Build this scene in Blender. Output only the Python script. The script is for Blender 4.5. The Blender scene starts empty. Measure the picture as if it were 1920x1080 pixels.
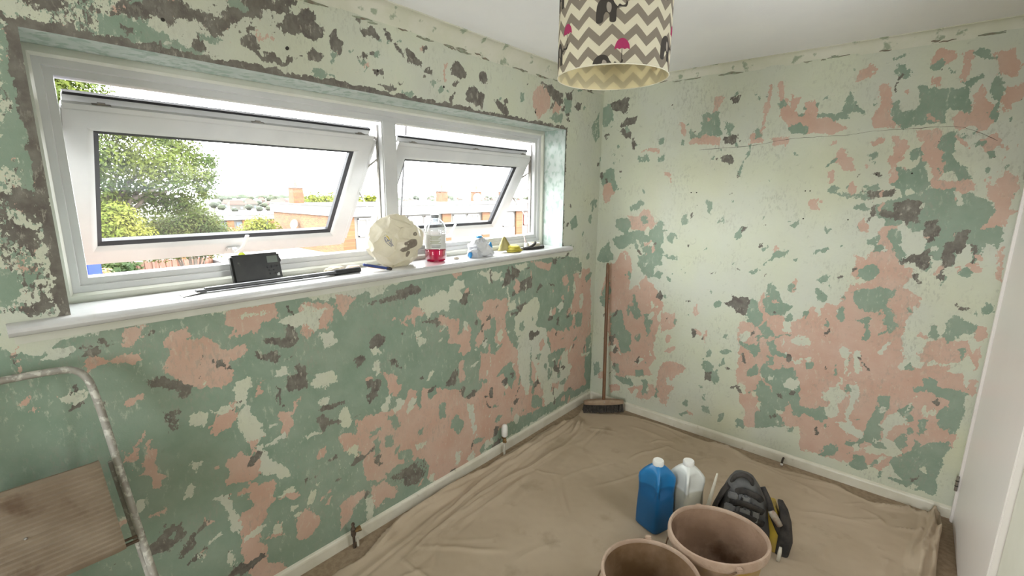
import bpy, bmesh, math, random
import numpy as np
from mathutils import Vector, Matrix, noise as mnoise
from mathutils.geometry import tessellate_polygon

S = bpy.context.scene
C = S.collection
random.seed(7)
rng = np.random.RandomState(11)

# ------------------------------------------------------------------ camera, sky, exposure
CAM = np.array([1.8262, -3.1204, 1.6321]); YAW, PITCH, ROLL, FPX = .708, .2017, .0102, 876.19
def cam_axes():
    f = np.array([-math.sin(YAW)*math.cos(PITCH), math.cos(YAW)*math.cos(PITCH), -math.sin(PITCH)])
    r = np.cross(f, [0, 0, 1]); r /= np.linalg.norm(r); u = np.cross(r, f)
    c, s = math.cos(ROLL), math.sin(ROLL)
    return np.array([r*c+u*s, u*c-r*s, f])
RC = cam_axes()
cd = bpy.data.cameras.new('camera'); co = bpy.data.objects.new('camera', cd); C.objects.link(co)
cd.sensor_width = 36.0; cd.lens = FPX/1920*36.0; cd.clip_start = .02; cd.clip_end = 3000
M = Matrix(((RC[0][0], RC[1][0], -RC[2][0], CAM[0]), (RC[0][1], RC[1][1], -RC[2][1], CAM[1]),
            (RC[0][2], RC[1][2], -RC[2][2], CAM[2]), (0, 0, 0, 1)))
co.matrix_world = M
S.camera = co
def at(px, py, axis, val):
    """point where the sight line through a photo pixel meets the plane axis=val"""
    d = RC.T @ np.array([(px-960)/FPX, -(py-540)/FPX, 1.])
    t = (val-CAM[axis])/d[axis]
    return CAM+t*d

SKY = 14.0
w = bpy.data.worlds.new('overcast_sky'); S.world = w; w.use_nodes = True
bg = w.node_tree.nodes['Background']; bg.inputs[0].default_value = (.985, .99, 1.0, 1); bg.inputs[1].default_value = SKY
S.view_settings.view_transform = 'Standard'; S.view_settings.look = 'None'
S.view_settings.gamma = 1.0; S.view_settings.use_curve_mapping = False
S.view_settings.exposure = 0.66
cy = S.cycles
cy.use_denoising = True
cy.max_bounces = 14; cy.diffuse_bounces = 10; cy.glossy_bounces = 4; cy.transmission_bounces = 8; cy.transparent_max_bounces = 16
cy.sample_clamp_indirect = 6.0; cy.caustics_reflective = False; cy.caustics_refractive = False

# room measures (metres): corner of the two visible walls is the origin
H, W, L = 2.40, 2.187, 5.9
Y0, Y1, ZS, ZT = -2.957, -.463, 1.272, 2.0375        # window opening
RY0, RY1, RZ0, RZ1 = -1.62, -1.2, 1.0, 2.05            # unseen window added in the side wall for fill light
QX0, QX1, QZ0, QZ1 = 1.05, 2.12, .75, 2.25                 # unseen window added in the rear wall, also for fill
XF = -.17                                            # front of the window frame

def portal(loc, rot, sx, sy):
    l = bpy.data.lights.new('window_portal', 'AREA'); l.shape = 'RECTANGLE'; l.size = sx; l.size_y = sy
    l.cycles.is_portal = True
    o = bpy.data.objects.new('window_portal', l); C.objects.link(o); o.location = loc; o.rotation_euler = rot
portal((-.30, (Y0+Y1)/2, (ZS+ZT)/2), (0, -math.pi/2, 0), ZT-ZS, Y1-Y0)

portal((W+.12, (RY0+RY1)/2, (RZ0+RZ1)/2), (0, math.pi/2, 0), RZ1-RZ0, RY1-RY0)
portal(((QX0+QX1)/2, -L-.12, (QZ0+QZ1)/2), (math.pi/2, 0, 0), QX1-QX0, QZ1-QZ0)

# ------------------------------------------------------------------ node helpers
def mat(name, col, rough=.6, metal=0., spec=.5, **kw):
    m = bpy.data.materials.new(name); m.use_nodes = True
    b = m.node_tree.nodes['Principled BSDF']
    b.inputs['Base Color'].default_value = (*col, 1); b.inputs['Roughness'].default_value = rough
    b.inputs['Metallic'].default_value = metal; b.inputs['Specular IOR Level'].default_value = spec
    for k, v in kw.items(): b.inputs[k.replace('_', ' ')].default_value = v
    return m
class NT:
    def __init__(s, m): s.m = m; s.t = m.node_tree; s.b = s.t.nodes.get('Principled BSDF'); s.out = s.t.nodes['Material Output']
    def n(s, typ, **kw):
        x = s.t.nodes.new(typ)
        for k, v in kw.items(): setattr(x, k, v)
        return x
    def l(s, a, b): s.t.links.new(a, b)
    def val(s, sock, v):
        if hasattr(v, 'is_output'): s.l(v, sock)
        else: sock.default_value = v
    def math(s, op, a, b=0., clamp=False):
        x = s.n('ShaderNodeMath', operation=op, use_clamp=clamp); s.val(x.inputs[0], a); s.val(x.inputs[1], b); return x.outputs[0]
    def coord(s, kind='Object', scale=(1, 1, 1), rot=(0, 0, 0)):
        c = s.n('ShaderNodeTexCoord'); mp = s.n('ShaderNodeMapping'); mp.inputs['Scale'].default_value = scale
        mp.inputs['Rotation'].default_value = rot
        s.l(c.outputs[kind], mp.inputs[0]); return mp.outputs[0]
    def noise(s, vec, scale, detail=3., rough=.55, out=0):
        x = s.n('ShaderNodeTexNoise'); s.l(vec, x.inputs['Vector']); x.inputs['Scale'].default_value = scale
        x.inputs['Detail'].default_value = detail; x.inputs['Roughness'].default_value = rough; return x.outputs[out]
    def mix(s, f, a, b):
        x = s.n('ShaderNodeMix', data_type='RGBA'); s.val(x.inputs[0], f)
        for k, v in ((6, a), (7, b)):
            if isinstance(v, tuple): x.inputs[k].default_value = (*v[:3], 1)
            else: s.l(v, x.inputs[k])
        return x.outputs[2]
    def ramp(s, f, a, b):
        x = s.n('ShaderNodeMapRange'); s.val(x.inputs[0], f); x.inputs[1].default_value = a; x.inputs[2].default_value = b
        return x.outputs[0]
    def bump(s, h, strength=.3, dist=.01):
        x = s.n('ShaderNodeBump'); x.inputs['Strength'].default_value = strength; x.inputs['Distance'].default_value = dist
        s.l(h, x.inputs['Height']); s.l(x.outputs[0], s.b.inputs['Normal'])
    def col(s, c): s.l(c, s.b.inputs['Base Color'])

def mottled(name, c1, c2, scale=8., lo=.4, hi=.6, rough=.7, bump=0., bscale=60., stretch=(1, 1, 1), detail=4., c3=None, s3=30., lo3=.62, hi3=.68, **kw):
    m = mat(name, c1, rough, **kw); n = NT(m); v = n.coord('Object', stretch)
    c = n.mix(n.ramp(n.noise(v, scale, detail), lo, hi), c1, c2)
    if c3: c = n.mix(n.ramp(n.noise(v, s3, 5.), lo3, hi3), c, c3)
    n.col(c)
    if bump: n.bump(n.noise(v, bscale, 4.), bump, .004)
    return m

# ------------------------------------------------------------------ mesh helpers
ORG = {}
def link(o): C.objects.link(o); return o
def thing(name, loc, label, cat, group=None, kind=None, parent=None):
    o = bpy.data.objects.new(name, None); link(o); o.empty_display_size = .1
    loc = Vector(loc); ORG[o.name] = loc
    o.location = loc - (ORG[parent.name] if parent else Vector((0, 0, 0))); o.parent = parent
    tag(o, label, cat, group, kind); return o
def tag(o, label=None, cat=None, group=None, kind=None):
    if label: o['label'] = label
    if cat: o['category'] = cat
    if group: o['group'] = group
    if kind: o['kind'] = kind
    return o
def build(name, V, F, m, parent=None, smooth=False, label=None, cat=None, group=None, kind=None, bevel=0., recalc=True, angle=None):
    V = [Vector(v) for v in V]
    if parent: org = ORG[parent.name]; base = org
    else:
        xs = [v.x for v in V]; ys = [v.y for v in V]; org = Vector(((min(xs)+max(xs))/2, (min(ys)+max(ys))/2, min(v.z for v in V)))
        base = Vector((0, 0, 0))
    me = bpy.data.meshes.new(name); me.from_pydata([v-org for v in V], [], F)
    if recalc or bevel:
        bm = bmesh.new(); bm.from_mesh(me)
        if recalc: bmesh.ops.recalc_face_normals(bm, faces=bm.faces)
        if bevel: bmesh.ops.bevel(bm, geom=[e for e in bm.edges if len(e.link_faces) == 2 and e.calc_face_angle(0) > .5], offset=bevel, segments=2, affect='EDGES', clamp_overlap=True)
        bm.to_mesh(me); bm.free()
    if smooth or bevel:
        me.shade_smooth()
        if angle is not None or bevel: me.set_sharp_from_angle(angle=angle or .7)
    o = bpy.data.objects.new(name, me); link(o)
    ORG[o.name] = org
    if parent: o.parent = parent
    else: o.location = org
    if m: me.materials.append(m)
    return tag(o, label, cat, group, kind)

def boxVF(x0, x1, y0, y1, z0, z1):
    V = [(x, y, z) for x in (x0, x1) for y in (y0, y1) for z in (z0, z1)]
    F = [(0, 1, 3, 2), (4, 6, 7, 5), (0, 4, 5, 1), (2, 3, 7, 6), (0, 2, 6, 4), (1, 5, 7, 3)]
    return V, F
def obox(c, ax, ay, az):   # oriented box: centre and three half-axis vectors
    c = Vector(c); ax, ay, az = Vector(ax), Vector(ay), Vector(az)
    V = [c+sx*ax+sy*ay+sz*az for sx in (-1, 1) for sy in (-1, 1) for sz in (-1, 1)]
    return V, boxVF(0, 1, 0, 1, 0, 1)[1]
def join(*vf):
    V, F = [], []
    for v, f in vf:
        k = len(V); V += [Vector(a) for a in v]; F += [tuple(i+k for i in g) for g in f]
    return V, F
def frame_dirs(d):
    d = Vector(d).normalized(); a = Vector((0, 0, 1)) if abs(d.z) < .9 else Vector((1, 0, 0))
    u = d.cross(a).normalized(); return u, d.cross(u).normalized()
def tube(path, r, n=10, closed=False, flat=None):
    """tube along a path; r radius or list; flat=(dir, half) widens it along dir"""
    P = [Vector(p) for p in path]; N = len(P); V, F = [], []
    R = r if isinstance(r, (list, tuple)) else [r]*N
    prev = None
    for i, p in enumerate(P):
        if closed: d = P[(i+1) % N]-P[i-1]
        else: d = P[min(i+1, N-1)]-P[max(i-1, 0)]
        d.normalize()
        if prev is None: u, v = frame_dirs(d)
        else:
            u = (prev-d*prev.dot(d)).normalized(); v = d.cross(u)
        if flat:
            u = (Vector(flat[0])-d*Vector(flat[0]).dot(d)).normalized(); v = d.cross(u)
        prev = u
        for k in range(n):
            a = 2*math.pi*k/n
            ru = flat[1] if flat else R[i]
            V.append(p+u*math.cos(a)*ru+v*math.sin(a)*R[i])
    M_ = N if closed else N-1
    for i in range(M_):
        for k in range(n):
            a, b = i*n+k, i*n+(k+1) % n; c, d = ((i+1) % N)*n+(k+1) % n, ((i+1) % N)*n+k
            F.append((a, b, c, d))
    if not closed: F += [tuple(range(n-1, -1, -1)), tuple((N-1)*n+k for k in range(n))]
    return V, F
def smoothpath(pts, sub=6, closed=False):
    P = [Vector(p) for p in pts]; out = []; N = len(P)
    for i in range(N if closed else N-1):
        g = (lambda j: P[j % N]) if closed else (lambda j: P[max(0, min(N-1, j))])
        p0, p1, p2, p3 = g(i-1), g(i), g(i+1), g(i+2)
        for s in range(sub):
            t = s/sub
            out.append(.5*((2*p1)+(p2-p0)*t+(2*p0-5*p1+4*p2-p3)*t*t+(3*p1-p0-3*p2+p3)*t**3))
    if not closed: out.append(P[-1])
    return out
def lathe(prof, c=(0, 0, 0), n=32, sx=1., sy=1., rot=0., close=False, warp=None):
    """profile of (r, z) swept about a vertical axis through c"""
    V, F = [], []; c = Vector(c); m = len(prof)
    for r, z in prof:
        for k in range(n):
            a = 2*math.pi*k/n; x, y = r*math.cos(a)*sx, r*math.sin(a)*sy
            if warp: x, y = warp(x, y, z, a)
            V.append(c+Vector((x*math.cos(rot)-y*math.sin(rot), x*math.sin(rot)+y*math.cos(rot), z)))
    for i in range(m-1):
        for k in range(n): F.append((i*n+k, i*n+(k+1) % n, (i+1)*n+(k+1) % n, (i+1)*n+k))
    if close: F += [tuple(range(n-1, -1, -1)), tuple((m-1)*n+k for k in range(n))]
    return V, F
def ringprof(corners, prof, inward, normal, closed_profile=True):
    """mitred frame: corners are 4 points, inward[i] the diagonal inset direction, prof of (inset, depth along normal)"""
    V, F = [], []; m = len(prof); normal = Vector(normal)
    for i in range(4):
        for o, d in prof: V.append(Vector(corners[i])+Vector(inward[i])*o+normal*d)
    for i in range(4):
        j = (i+1) % 4
        for k in range(m if closed_profile else m-1):
            l = (k+1) % m; F.append((i*m+k, i*m+l, j*m+l, j*m+k))
    return V, F
def superloft(secs, n=32, cap=True, p=4.):
    """stack of rounded-square sections (cx, cy, z, halfx, halfy)"""
    V, F = [], []
    for cx, cy_, z, hx, hy in secs:
        for k in range(n):
            a = 2*math.pi*k/n; c, s = math.cos(a), math.sin(a)
            V.append(Vector((cx+hx*math.copysign(abs(c)**(2/p), c), cy_+hy*math.copysign(abs(s)**(2/p), s), z)))
    for i in range(len(secs)-1):
        for k in range(n): F.append((i*n+k, i*n+(k+1) % n, (i+1)*n+(k+1) % n, (i+1)*n+k))
    if cap: F += [tuple(range(n-1, -1, -1)), tuple((len(secs)-1)*n+k for k in range(n))]
    return V, F
def xform(vf, loc=(0, 0, 0), rz=0., rx=0., ry=0., s=1.):
    m = Matrix.Translation(loc) @ Matrix.Rotation(rz, 4, 'Z') @ Matrix.Rotation(ry, 4, 'Y') @ Matrix.Rotation(rx, 4, 'X') @ Matrix.Scale(s, 4)
    return [m @ Vector(v) for v in vf[0]], vf[1]
def blob(c, r, sub=4, fn=None):
    bm = bmesh.new(); bmesh.ops.create_icosphere(bm, subdivisions=sub, radius=1.)
    c = Vector(c); V = []
    for v in bm.verts:
        d = v.co.normalized(); k = fn(d) if fn else 1.
        V.append(c+Vector((d.x*r[0], d.y*r[1], d.z*r[2]))*k)
    F = [tuple(x.index for x in f.verts) for f in bm.faces]; bm.free(); return V, F

# ------------------------------------------------------------------ peeling paint: traced patches of each old coat, plus two washes of shade
TILES = dict(B1=(1040, 140, 2.843), B2=(1480, 0, 2.843), B3=(1040, 480, 2.843), B4=(1480, 360, 2.843), B5=(1500, 700, 2.843), B6=(1380, 500, 3.6),
             W1=(0, 0, 3), W2=(500, 0, 3.2), W3=(0, 360, 3), W4=(300, 540, 3), W5=(0, 660, 2.571), W6=(560, 680, 2.7), W7=(840, 440, 3.373), P0=(0, 0, 1))
# each line: coat (G green, P pink, D bare dark plaster, C cream), cover, tile of the survey, outline
BACK = """
D 1 B1 300,150 340,130 400,125 395,170 380,205 345,200 310,190
G 1 B1 250,180 300,150 310,240 280,280 250,260
D 1 B1 385,235 440,220 435,250 400,275 360,275
D 1 B1 345,295 385,285 410,310 400,340 370,325
D 1 B1 408,335 428,335 425,400 412,400
D .6 B1 265,325 300,310 295,335 270,345
G 1 B1 555,345 585,335 580,365 552,370
P 1 B1 460,405 520,395 560,388 555,415 520,412
G 1 B1 550,435 595,430 595,460 555,462
G .6 B1 440,430 490,420 520,460 480,470 440,460
P .8 B1 580,510 620,520 625,575 605,545 585,535
G 1 B1 715,300 730,290 760,325 780,300 785,215 810,195 880,205 890,330 830,330 800,325 720,350
G 1 B1 670,350 690,340 692,375 672,375
P 1 B1 845,190 850,150 875,110 910,120 890,160 865,195 830,205
P 1 B1 668,260 685,255 705,300 690,330 672,310
P 1 B1 720,370 740,345 810,325 850,330 880,340 880,375 790,370 720,378
P .8 B1 810,225 840,225 835,250 815,250
D .65 B1 900,330 940,320 985,320 975,365 930,375 895,360
D .55 B1 930,120 1000,105 990,150 945,160
G .55 B1 900,240 960,270 960,310 930,330 905,290
D 1 B1 895,440 920,425 950,430 960,460 935,488 915,470 890,460
G 1 B1 1048,375 1030,440 985,548 975,545 1015,450 1035,375
P 1 B1 1045,320 1090,300 1120,230 1105,210 1140,100 1150,50 1165,60 1150,150 1125,250 1110,330 1120,360 1030,372
G .8 B1 1060,300 1090,290 1110,330 1080,335
P 1 B1 1185,50 1220,40 1230,120 1251,150 1251,260 1225,240 1195,220 1215,170 1195,120
G 1 B1 1195,150 1230,130 1240,160 1210,180
P .8 B1 1150,350 1200,330 1251,330 1251,380 1160,380
G 1 B1 270,520 300,490 320,500 325,560 340,600 300,640 260,600 245,560
P 1 B1 265,590 290,570 320,620 290,680 270,690 258,640
D .7 B1 245,530 258,525 260,560 246,565
G .85 B1 405,700 460,665 480,680 445,720 410,725
G 1 B1 310,870 400,840 460,830 520,820 560,770 585,800 580,900 575,960 560,1000 540,960 500,900 460,870 400,910 350,930 320,910
G 1 B1 330,770 370,755 410,770 415,810 380,850 330,810
P 1 B1 380,740 430,760 470,720 500,715 540,790 520,820 470,830 415,825 410,790
G 1 B1 455,760 490,750 500,790 470,800
G 1 B1 250,920 290,895 305,950 320,990 260,1000 230,980
P 1 B1 340,960 380,930 410,990 415,1080 340,1080 320,1020
G 1 B1 440,990 500,940 570,1000 570,1080 460,1080 445,1030
P .8 B1 470,900 510,880 540,940 490,960
G 1 B1 805,670 845,665 845,700 830,745 815,740 818,705 800,690
G 1 B1 680,735 705,755 710,795 682,798
G .7 B1 855,760 880,780 910,740 900,800 870,790
G 1 B1 1000,810 1028,812 995,860 960,880 960,850
D .8 B1 1000,815 1028,810 1010,835
G 1 B1 1100,930 1140,905 1145,915 1110,942
G 1 B1 1180,945 1245,940 1240,970 1170,975 1110,1015 1140,985
P 1 B1 1165,940 1190,912 1200,930 1180,950
G 1 B1 1040,1055 1080,1035 1095,1045 1060,1060
G .55 B1 580,940 660,960 670,990 590,980
G .55 B1 670,1030 710,1050 690,1060
D .6 B1 820,1060 850,1045 845,1065
D .8 B1 726,745 738,745 736,770 728,768
P 1 B2 0,610 20,500 50,540 45,600 150,640 230,620 270,660 310,690 250,710 100,710 0,690
G 1 B2 0,680 60,655 110,680 100,710 10,715
G 1 B2 75,575 200,525 230,520 150,570 90,590
G 1 B2 330,500 340,540 390,575 395,605 300,610 320,640 250,640 220,625 50,620 60,605 180,605 270,600 285,560 300,520
P 1 B2 480,460 510,450 540,470 545,560 530,620 600,675 450,680 455,620 475,560
G .7 B2 545,310 620,280 630,300 560,330
G .6 B2 560,340 640,330 660,400 620,420 560,400
G 1 B2 540,560 580,540 600,600 680,580 700,500 690,460 720,450 760,480 800,470 850,480 880,470 870,500 860,560 830,600 840,660 800,660 740,650 700,660 600,685 550,650
C .8 B2 590,450 640,430 690,470 690,560 650,570 600,590 585,510
D .8 B2 600,390 615,395 575,495 560,490
P 1 B2 750,330 790,275 900,265 900,310 850,340 790,365 750,350
G 1 B2 960,290 1000,262 1060,265 1075,300 1130,300 1060,325 1000,310
G 1 B2 850,370 880,375 880,420 855,400
P 1 B2 765,410 820,405 825,450 795,480 760,440
G 1 B2 870,490 960,470 970,540 960,600 880,590 860,540
G 1 B2 950,430 1020,405 1025,425 960,460 925,450
P 1 B2 930,270 975,260 970,330 960,400 920,450 905,420 930,350
P 1 B2 980,500 1030,450 1050,520 1090,560 1080,620 1100,660 1120,770 1020,760 1010,700 960,660 900,700 860,640 900,600 970,610 975,560
G 1 B2 1095,410 1130,400 1140,480 1130,560 1130,640 1080,660 1065,610 1100,560 1085,480
P 1 B2 1150,470 1200,460 1190,540 1160,600 1140,540
P .75 B2 1080,290 1200,260 1250,330 1230,430 1120,390
P 1 B2 730,610 790,600 810,650 740,645
P 1 B2 680,700 800,690 830,700 800,760 790,800 820,850 840,920 800,950 870,960 940,960 980,990 980,1020 910,1070 880,1020 780,1010 755,960 760,900 740,850 700,800 720,760 680,730
P 1 B2 545,720 620,740 640,790 600,840 550,900 520,870 560,800
G 1 B2 640,820 700,805 740,860 730,940 760,980 700,1030 640,1010 560,990 550,960 580,900 640,880
P 1 B2 545,905 640,880 630,900 560,960 540,960
G 1 B2 820,710 880,700 880,770 870,830 910,870 940,920 960,960 900,970 830,920 820,860 790,800 800,750
G .6 B2 885,720 970,715 960,745 890,745
P 1 B2 1015,720 1110,760 1100,775 1030,770
G 1 B2 1040,770 1090,780 1095,840 1060,850 1050,810
G 1 B2 1040,890 1080,880 1070,930 1035,920
P .8 B2 1050,950 1120,920 1230,930 1220,1040 1130,1080 1050,1060
G 1 B2 400,1000 470,975 490,1005 440,1015
G 1 B2 205,1010 250,990 275,1010 240,1030 210,1025
P 1 B2 285,775 310,820 340,880 345,910 290,920 270,870 230,860 260,820
P 1 B2 205,920 230,915 235,970 210,985
P 1 B2 425,760 500,720 510,760 450,790
G .6 B2 415,820 480,810 500,880 440,880
D .9 B2 448,930 470,920 485,935 465,950
P 1 B3 300,40 400,60 410,110 400,180 480,110 560,190 570,290 545,400 520,500 540,540 500,600 520,640 400,640 330,650 300,560 285,500 290,420 270,300 245,200
G 1 B3 440,0 570,0 570,120 520,100 480,70 460,40
C 1 B3 400,170 480,105 455,70 420,50 410,110
G 1 B3 400,260 440,250 465,320 430,335 405,290
G 1 B3 300,300 360,290 380,390 410,420 405,510 360,520 340,450 300,420
G 1 B3 470,310 520,305 510,400 495,430 480,350
G .75 B3 425,430 460,410 455,450 430,460
G .65 B3 245,220 290,100 305,170 290,260 255,280
D .85 B3 290,430 325,415 320,450 295,480
C 1 B3 200,230 225,230 245,350 265,480 300,560 330,640 360,690 300,700 250,640 200,560
G 1 B3 310,630 360,645 410,655 415,690 370,680 330,655
P 1 B3 290,680 340,690 360,720 300,720
P .8 B3 380,700 440,690 520,680 560,720 500,770 420,750
G .75 B3 430,600 470,600 480,640 430,640
G .7 B3 205,570 240,560 245,620 215,650
P 1 B3 560,300 640,305 655,340 630,380 570,410 560,350
G 1 B3 632,330 655,335 645,360 630,355
P 1 B3 575,565 650,560 700,600 640,650 600,690 645,690 610,740 600,800 570,780 545,740 545,650 560,600
P 1 B3 740,290 760,260 770,290 755,325 740,315
P .9 B3 795,400 808,390 815,440 800,470
D 1 B3 950,215 1000,215 1050,225 1048,270 1025,312 970,300 950,275 900,250 940,245
G 1 B3 1050,225 1080,240 1090,300 1080,350 1035,345 1030,300 1048,270
D 1 B3 735,380 760,385 755,420 728,430
D 1 B3 795,585 835,620 838,670 800,650
G 1 B3 838,620 870,615 880,650 850,690 838,670
D .85 B3 930,705 965,680 968,695 945,712
D .75 B3 905,590 940,590 940,605 910,605
G .65 B3 890,435 925,405 920,440
G .6 B3 775,740 810,740 810,770 780,765
G .6 B3 780,790 820,800 850,860 790,830
G .55 B3 760,675 800,685 790,705 765,700
D .8 B3 695,232 720,235 715,245 698,242
P 1 B6 20,380 80,370 150,370 160,330 150,250 160,190 190,180 200,230 300,290 330,330 400,370 500,290 540,270 550,340 600,350 690,260 720,200 770,150 864,150 1000,180 1100,300 1100,1080 40,1080 50,1000 20,900 10,800 0,700 20,560
G 1 B6 205,120 240,110 260,150 300,190 310,240 380,265 360,310 300,330 250,330 200,310 185,240 200,180
P .7 B6 255,215 300,250 290,260 250,240
G 1 B6 90,300 110,210 140,220 140,260 160,300 150,370 90,365
C 1 B6 330,330 400,280 460,310 430,350 370,370 375,440 310,450 320,380
G 1 B6 440,330 490,290 500,310 470,350
G 1 B6 160,400 210,380 250,430 270,460 370,450 365,465 280,470 260,500 270,550 300,580 350,590 350,620 250,590 215,540 215,490 150,480 150,520 170,570 130,610 90,560 30,530 25,490 80,530 130,520 130,470 180,460
G 1 B6 205,600 250,600 250,660 215,660
G 1 B6 75,700 130,660 150,690 150,730 80,745
G 1 B6 170,680 200,660 240,690 300,690 320,655 340,690 410,690 415,750 460,790 455,830 420,860 460,920 480,960 530,945 600,980 630,1030 570,1040 480,1000 430,1030 370,970 370,900 330,960 300,1000 330,1080 120,1080 130,990 200,940 120,850 160,750
P .8 B6 150,730 190,750 230,790 240,840 170,760
P .8 B6 160,870 220,890 180,920
C 1 B6 330,780 370,740 420,760 480,780 400,800 385,845 330,800
C 1 B6 220,738 250,735 250,752 222,752
D 1 B6 265,850 300,850 315,880 300,892 280,870
D .8 B6 220,1025 265,990 270,1005 235,1030
C .8 B6 260,965 320,970 320,1000 270,990
G 1 B6 10,800 80,800 105,840 100,870 30,830
P 1 B6 25,880 100,880 150,930 130,960 50,940
C 1 B6 0,900 60,960 50,1000 0,1010
G 1 B6 0,1020 40,1030 50,1080 0,1080
G 1 B6 555,80 600,50 640,60 590,118 555,100
P 1 B6 380,100 405,80 410,140 375,175
G .8 B6 375,150 405,145 400,175 375,175
G 1 B6 670,290 710,265 740,310 735,350 700,385 675,340
G .65 B6 605,310 650,290 640,330
G .85 B6 720,200 760,190 755,240 715,245
G 1 B6 770,180 840,155 864,160 864,280 800,270 800,220
G 1 B6 810,350 864,350 864,390 830,385
G .75 B6 800,470 864,455 864,490 830,480 790,530
G 1 B6 475,650 510,645 520,680 505,705 480,690
G 1 B6 720,650 775,595 785,610 735,655
G .8 B6 610,690 650,675 650,710
G .8 B6 655,570 680,570 680,595 660,590
G .8 B6 478,760 500,755 505,780 480,780
C .7 B6 370,490 430,450 500,480 510,530 440,530 380,520
C .7 B6 440,840 560,880 590,920 560,950 480,920 440,880
C .8 B6 560,840 680,870 685,900 590,870
C 1 B6 770,820 790,810 780,940 770,1080 660,1080 680,1040 740,1030 760,940
C .7 B6 800,570 830,560 830,610 860,690 850,740 820,720 800,640
G 1 B6 800,890 825,880 820,920 795,935
G .7 B6 610,890 630,890 630,920 610,915
D .8 B6 40,440 70,435 70,455 45,458
G 1 B4 470,60 560,40 700,0 760,-30 860,0 1000,20 1080,60 1100,110 1060,170 1020,200 1130,200 1140,240 1100,300 1060,260 1030,340 990,410 980,330 960,290 900,300 860,420 830,470 800,490 830,360 760,380 720,420 680,400 720,330 740,280 720,220 640,200 580,180 520,190 500,150 440,110
G 1 B4 330,80 400,60 440,90 420,110 350,100
G .6 B4 200,0 460,0 440,50 300,30
D 1 B4 425,-5 560,-20 565,10 470,30 425,35
D 1 B4 570,60 620,40 700,45 720,80 690,120 720,160 760,150 840,150 800,230 740,270 730,300 700,250 730,200 720,170 650,150 620,180 560,140 490,130 485,100 520,95 570,100
D 1 B4 890,210 930,190 975,210 930,290 910,330 890,300 860,400 820,450 790,470 800,420 820,340 830,270 870,270
D 1 B4 590,380 650,330 720,310 790,285 740,330 770,345 730,400 690,415 670,370 600,390
D .85 B4 970,290 1030,300 1010,350 990,380 985,320
D 1 B4 450,50 465,60 430,160 412,175 430,110
D 1 B4 665,430 695,430 705,480 680,495
C 1 B4 580,250 600,160 640,210 700,225 720,300 680,320 640,330 600,290
G 1 B4 545,270 600,280 620,320 640,340 600,370 570,350 545,300
P 1 B4 490,190 570,180 560,250 555,330 590,390 650,410 660,450 620,490 520,510 420,520 320,510 340,430 360,330 400,360 440,330 470,250
C .55 B4 330,450 470,460 420,490 320,500
G .85 B4 420,260 475,225 470,250 455,270
G 1 B4 130,330 210,285 220,300 150,338
P 1 B4 300,530 600,500 660,540 700,570 640,640 620,720 600,800 650,880 600,930 590,1080 200,1080 240,640 300,560
G 1 B4 330,530 460,510 560,520 570,550 540,570 520,600 560,640 550,690 600,720 530,755 510,700 500,620 440,640 430,700 430,780 390,785 400,700 350,690 360,680 420,670 440,645 400,640 340,600 350,560
G 1 B4 250,620 290,610 300,660 280,700 250,680
C 1 B4 660,640 740,590 760,600 720,680 690,800 700,880 620,940 580,940 620,880 600,830 620,760
P .8 B4 630,520 700,560 690,610 640,600
P 1 B4 740,800 820,770 860,800 950,780 970,840 920,900 880,920 740,930 600,960 600,1080 950,1080 930,1040 820,1000 880,930 780,900 700,900 680,850
G 1 B4 720,730 760,700 800,720 790,790 750,770
G 1 B4 810,700 880,665 1000,710 1000,770 930,760 850,800 820,770
P 1 B4 1000,720 1060,715 1060,760 1010,790
D .6 B4 880,600 910,560 915,600 970,620 920,640
G .7 B4 1020,610 1050,580 1100,590 1100,640 1040,660
G .65 B4 970,640 1000,630 1000,680 980,670
G .85 B4 900,830 940,830 930,890 905,880
P 1 B4 1090,320 1140,300 1130,380 1110,400
P .8 B4 1100,400 1140,390 1130,490 1100,470
P 1 B4 1020,200 1060,170 1090,120 1100,0 1200,0 1180,100 1150,190 1060,210
G 1 B4 1060,200 1130,195 1130,260 1100,300
P .8 B4 960,870 1020,800 1020,920 990,960
P .9 B4 960,1000 1010,980 1000,1080 960,1060
C 1 B4 850,950 920,940 1000,960 960,1000 900,990
G 1 B4 650,1040 720,1030 700,1060 660,1065
G 1 B4 720,1015 760,1005 850,1045 940,1050 940,1080 780,1080
G 1 B4 90,910 125,905 120,950 95,950
G 1 B4 285,910 330,870 335,885 300,920
C 1 B4 345,850 375,840 370,890 390,960 370,990 350,930
D .85 B4 365,875 375,878 428,955 425,962
P 1 B5 0,0 870,0 880,100 850,300 820,400 700,380 560,560 450,500 250,480 0,400
G 1 B5 0,170 40,180 120,190 150,250 100,250 30,220 0,210
G 1 B5 130,395 170,370 205,390 190,430 150,440 100,430
G 1 B5 410,120 480,115 475,170 450,200 450,250 430,290 430,360 390,370 350,360 300,400 250,370 340,340 365,290 370,220 400,190
C 1 B5 260,70 320,60 310,160 290,130 270,240 280,280 340,310 340,345 240,310 190,260 240,250 255,160
C 1 B5 480,210 540,200 580,270 500,280 470,340 560,430 470,450 440,430 360,420 320,405 380,380 390,350 440,370 450,320 440,290
G 1 B5 545,185 600,190 605,250 570,250 545,215
G 1 B5 640,250 680,250 680,310 640,330
G 1 B5 500,360 550,320 565,350 560,410 520,400
G 1 B5 590,80 650,65 720,70 800,80 880,100 880,160 860,300 820,340 790,300 740,290 750,230 790,150 730,130 700,90 640,95
G 1 B5 400,540 450,500 490,450 570,430 640,380 700,370 800,370 780,440 760,520 720,560 750,600 720,650 640,630 560,600 480,570
C 1 B5 480,510 540,560 560,570 500,555
G 1 B5 285,430 340,440 360,510 310,520 250,490 290,470
C .9 B5 600,580 640,600 620,610 580,600
P .8 B5 360,430 450,440 460,480 430,520 380,500
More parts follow.
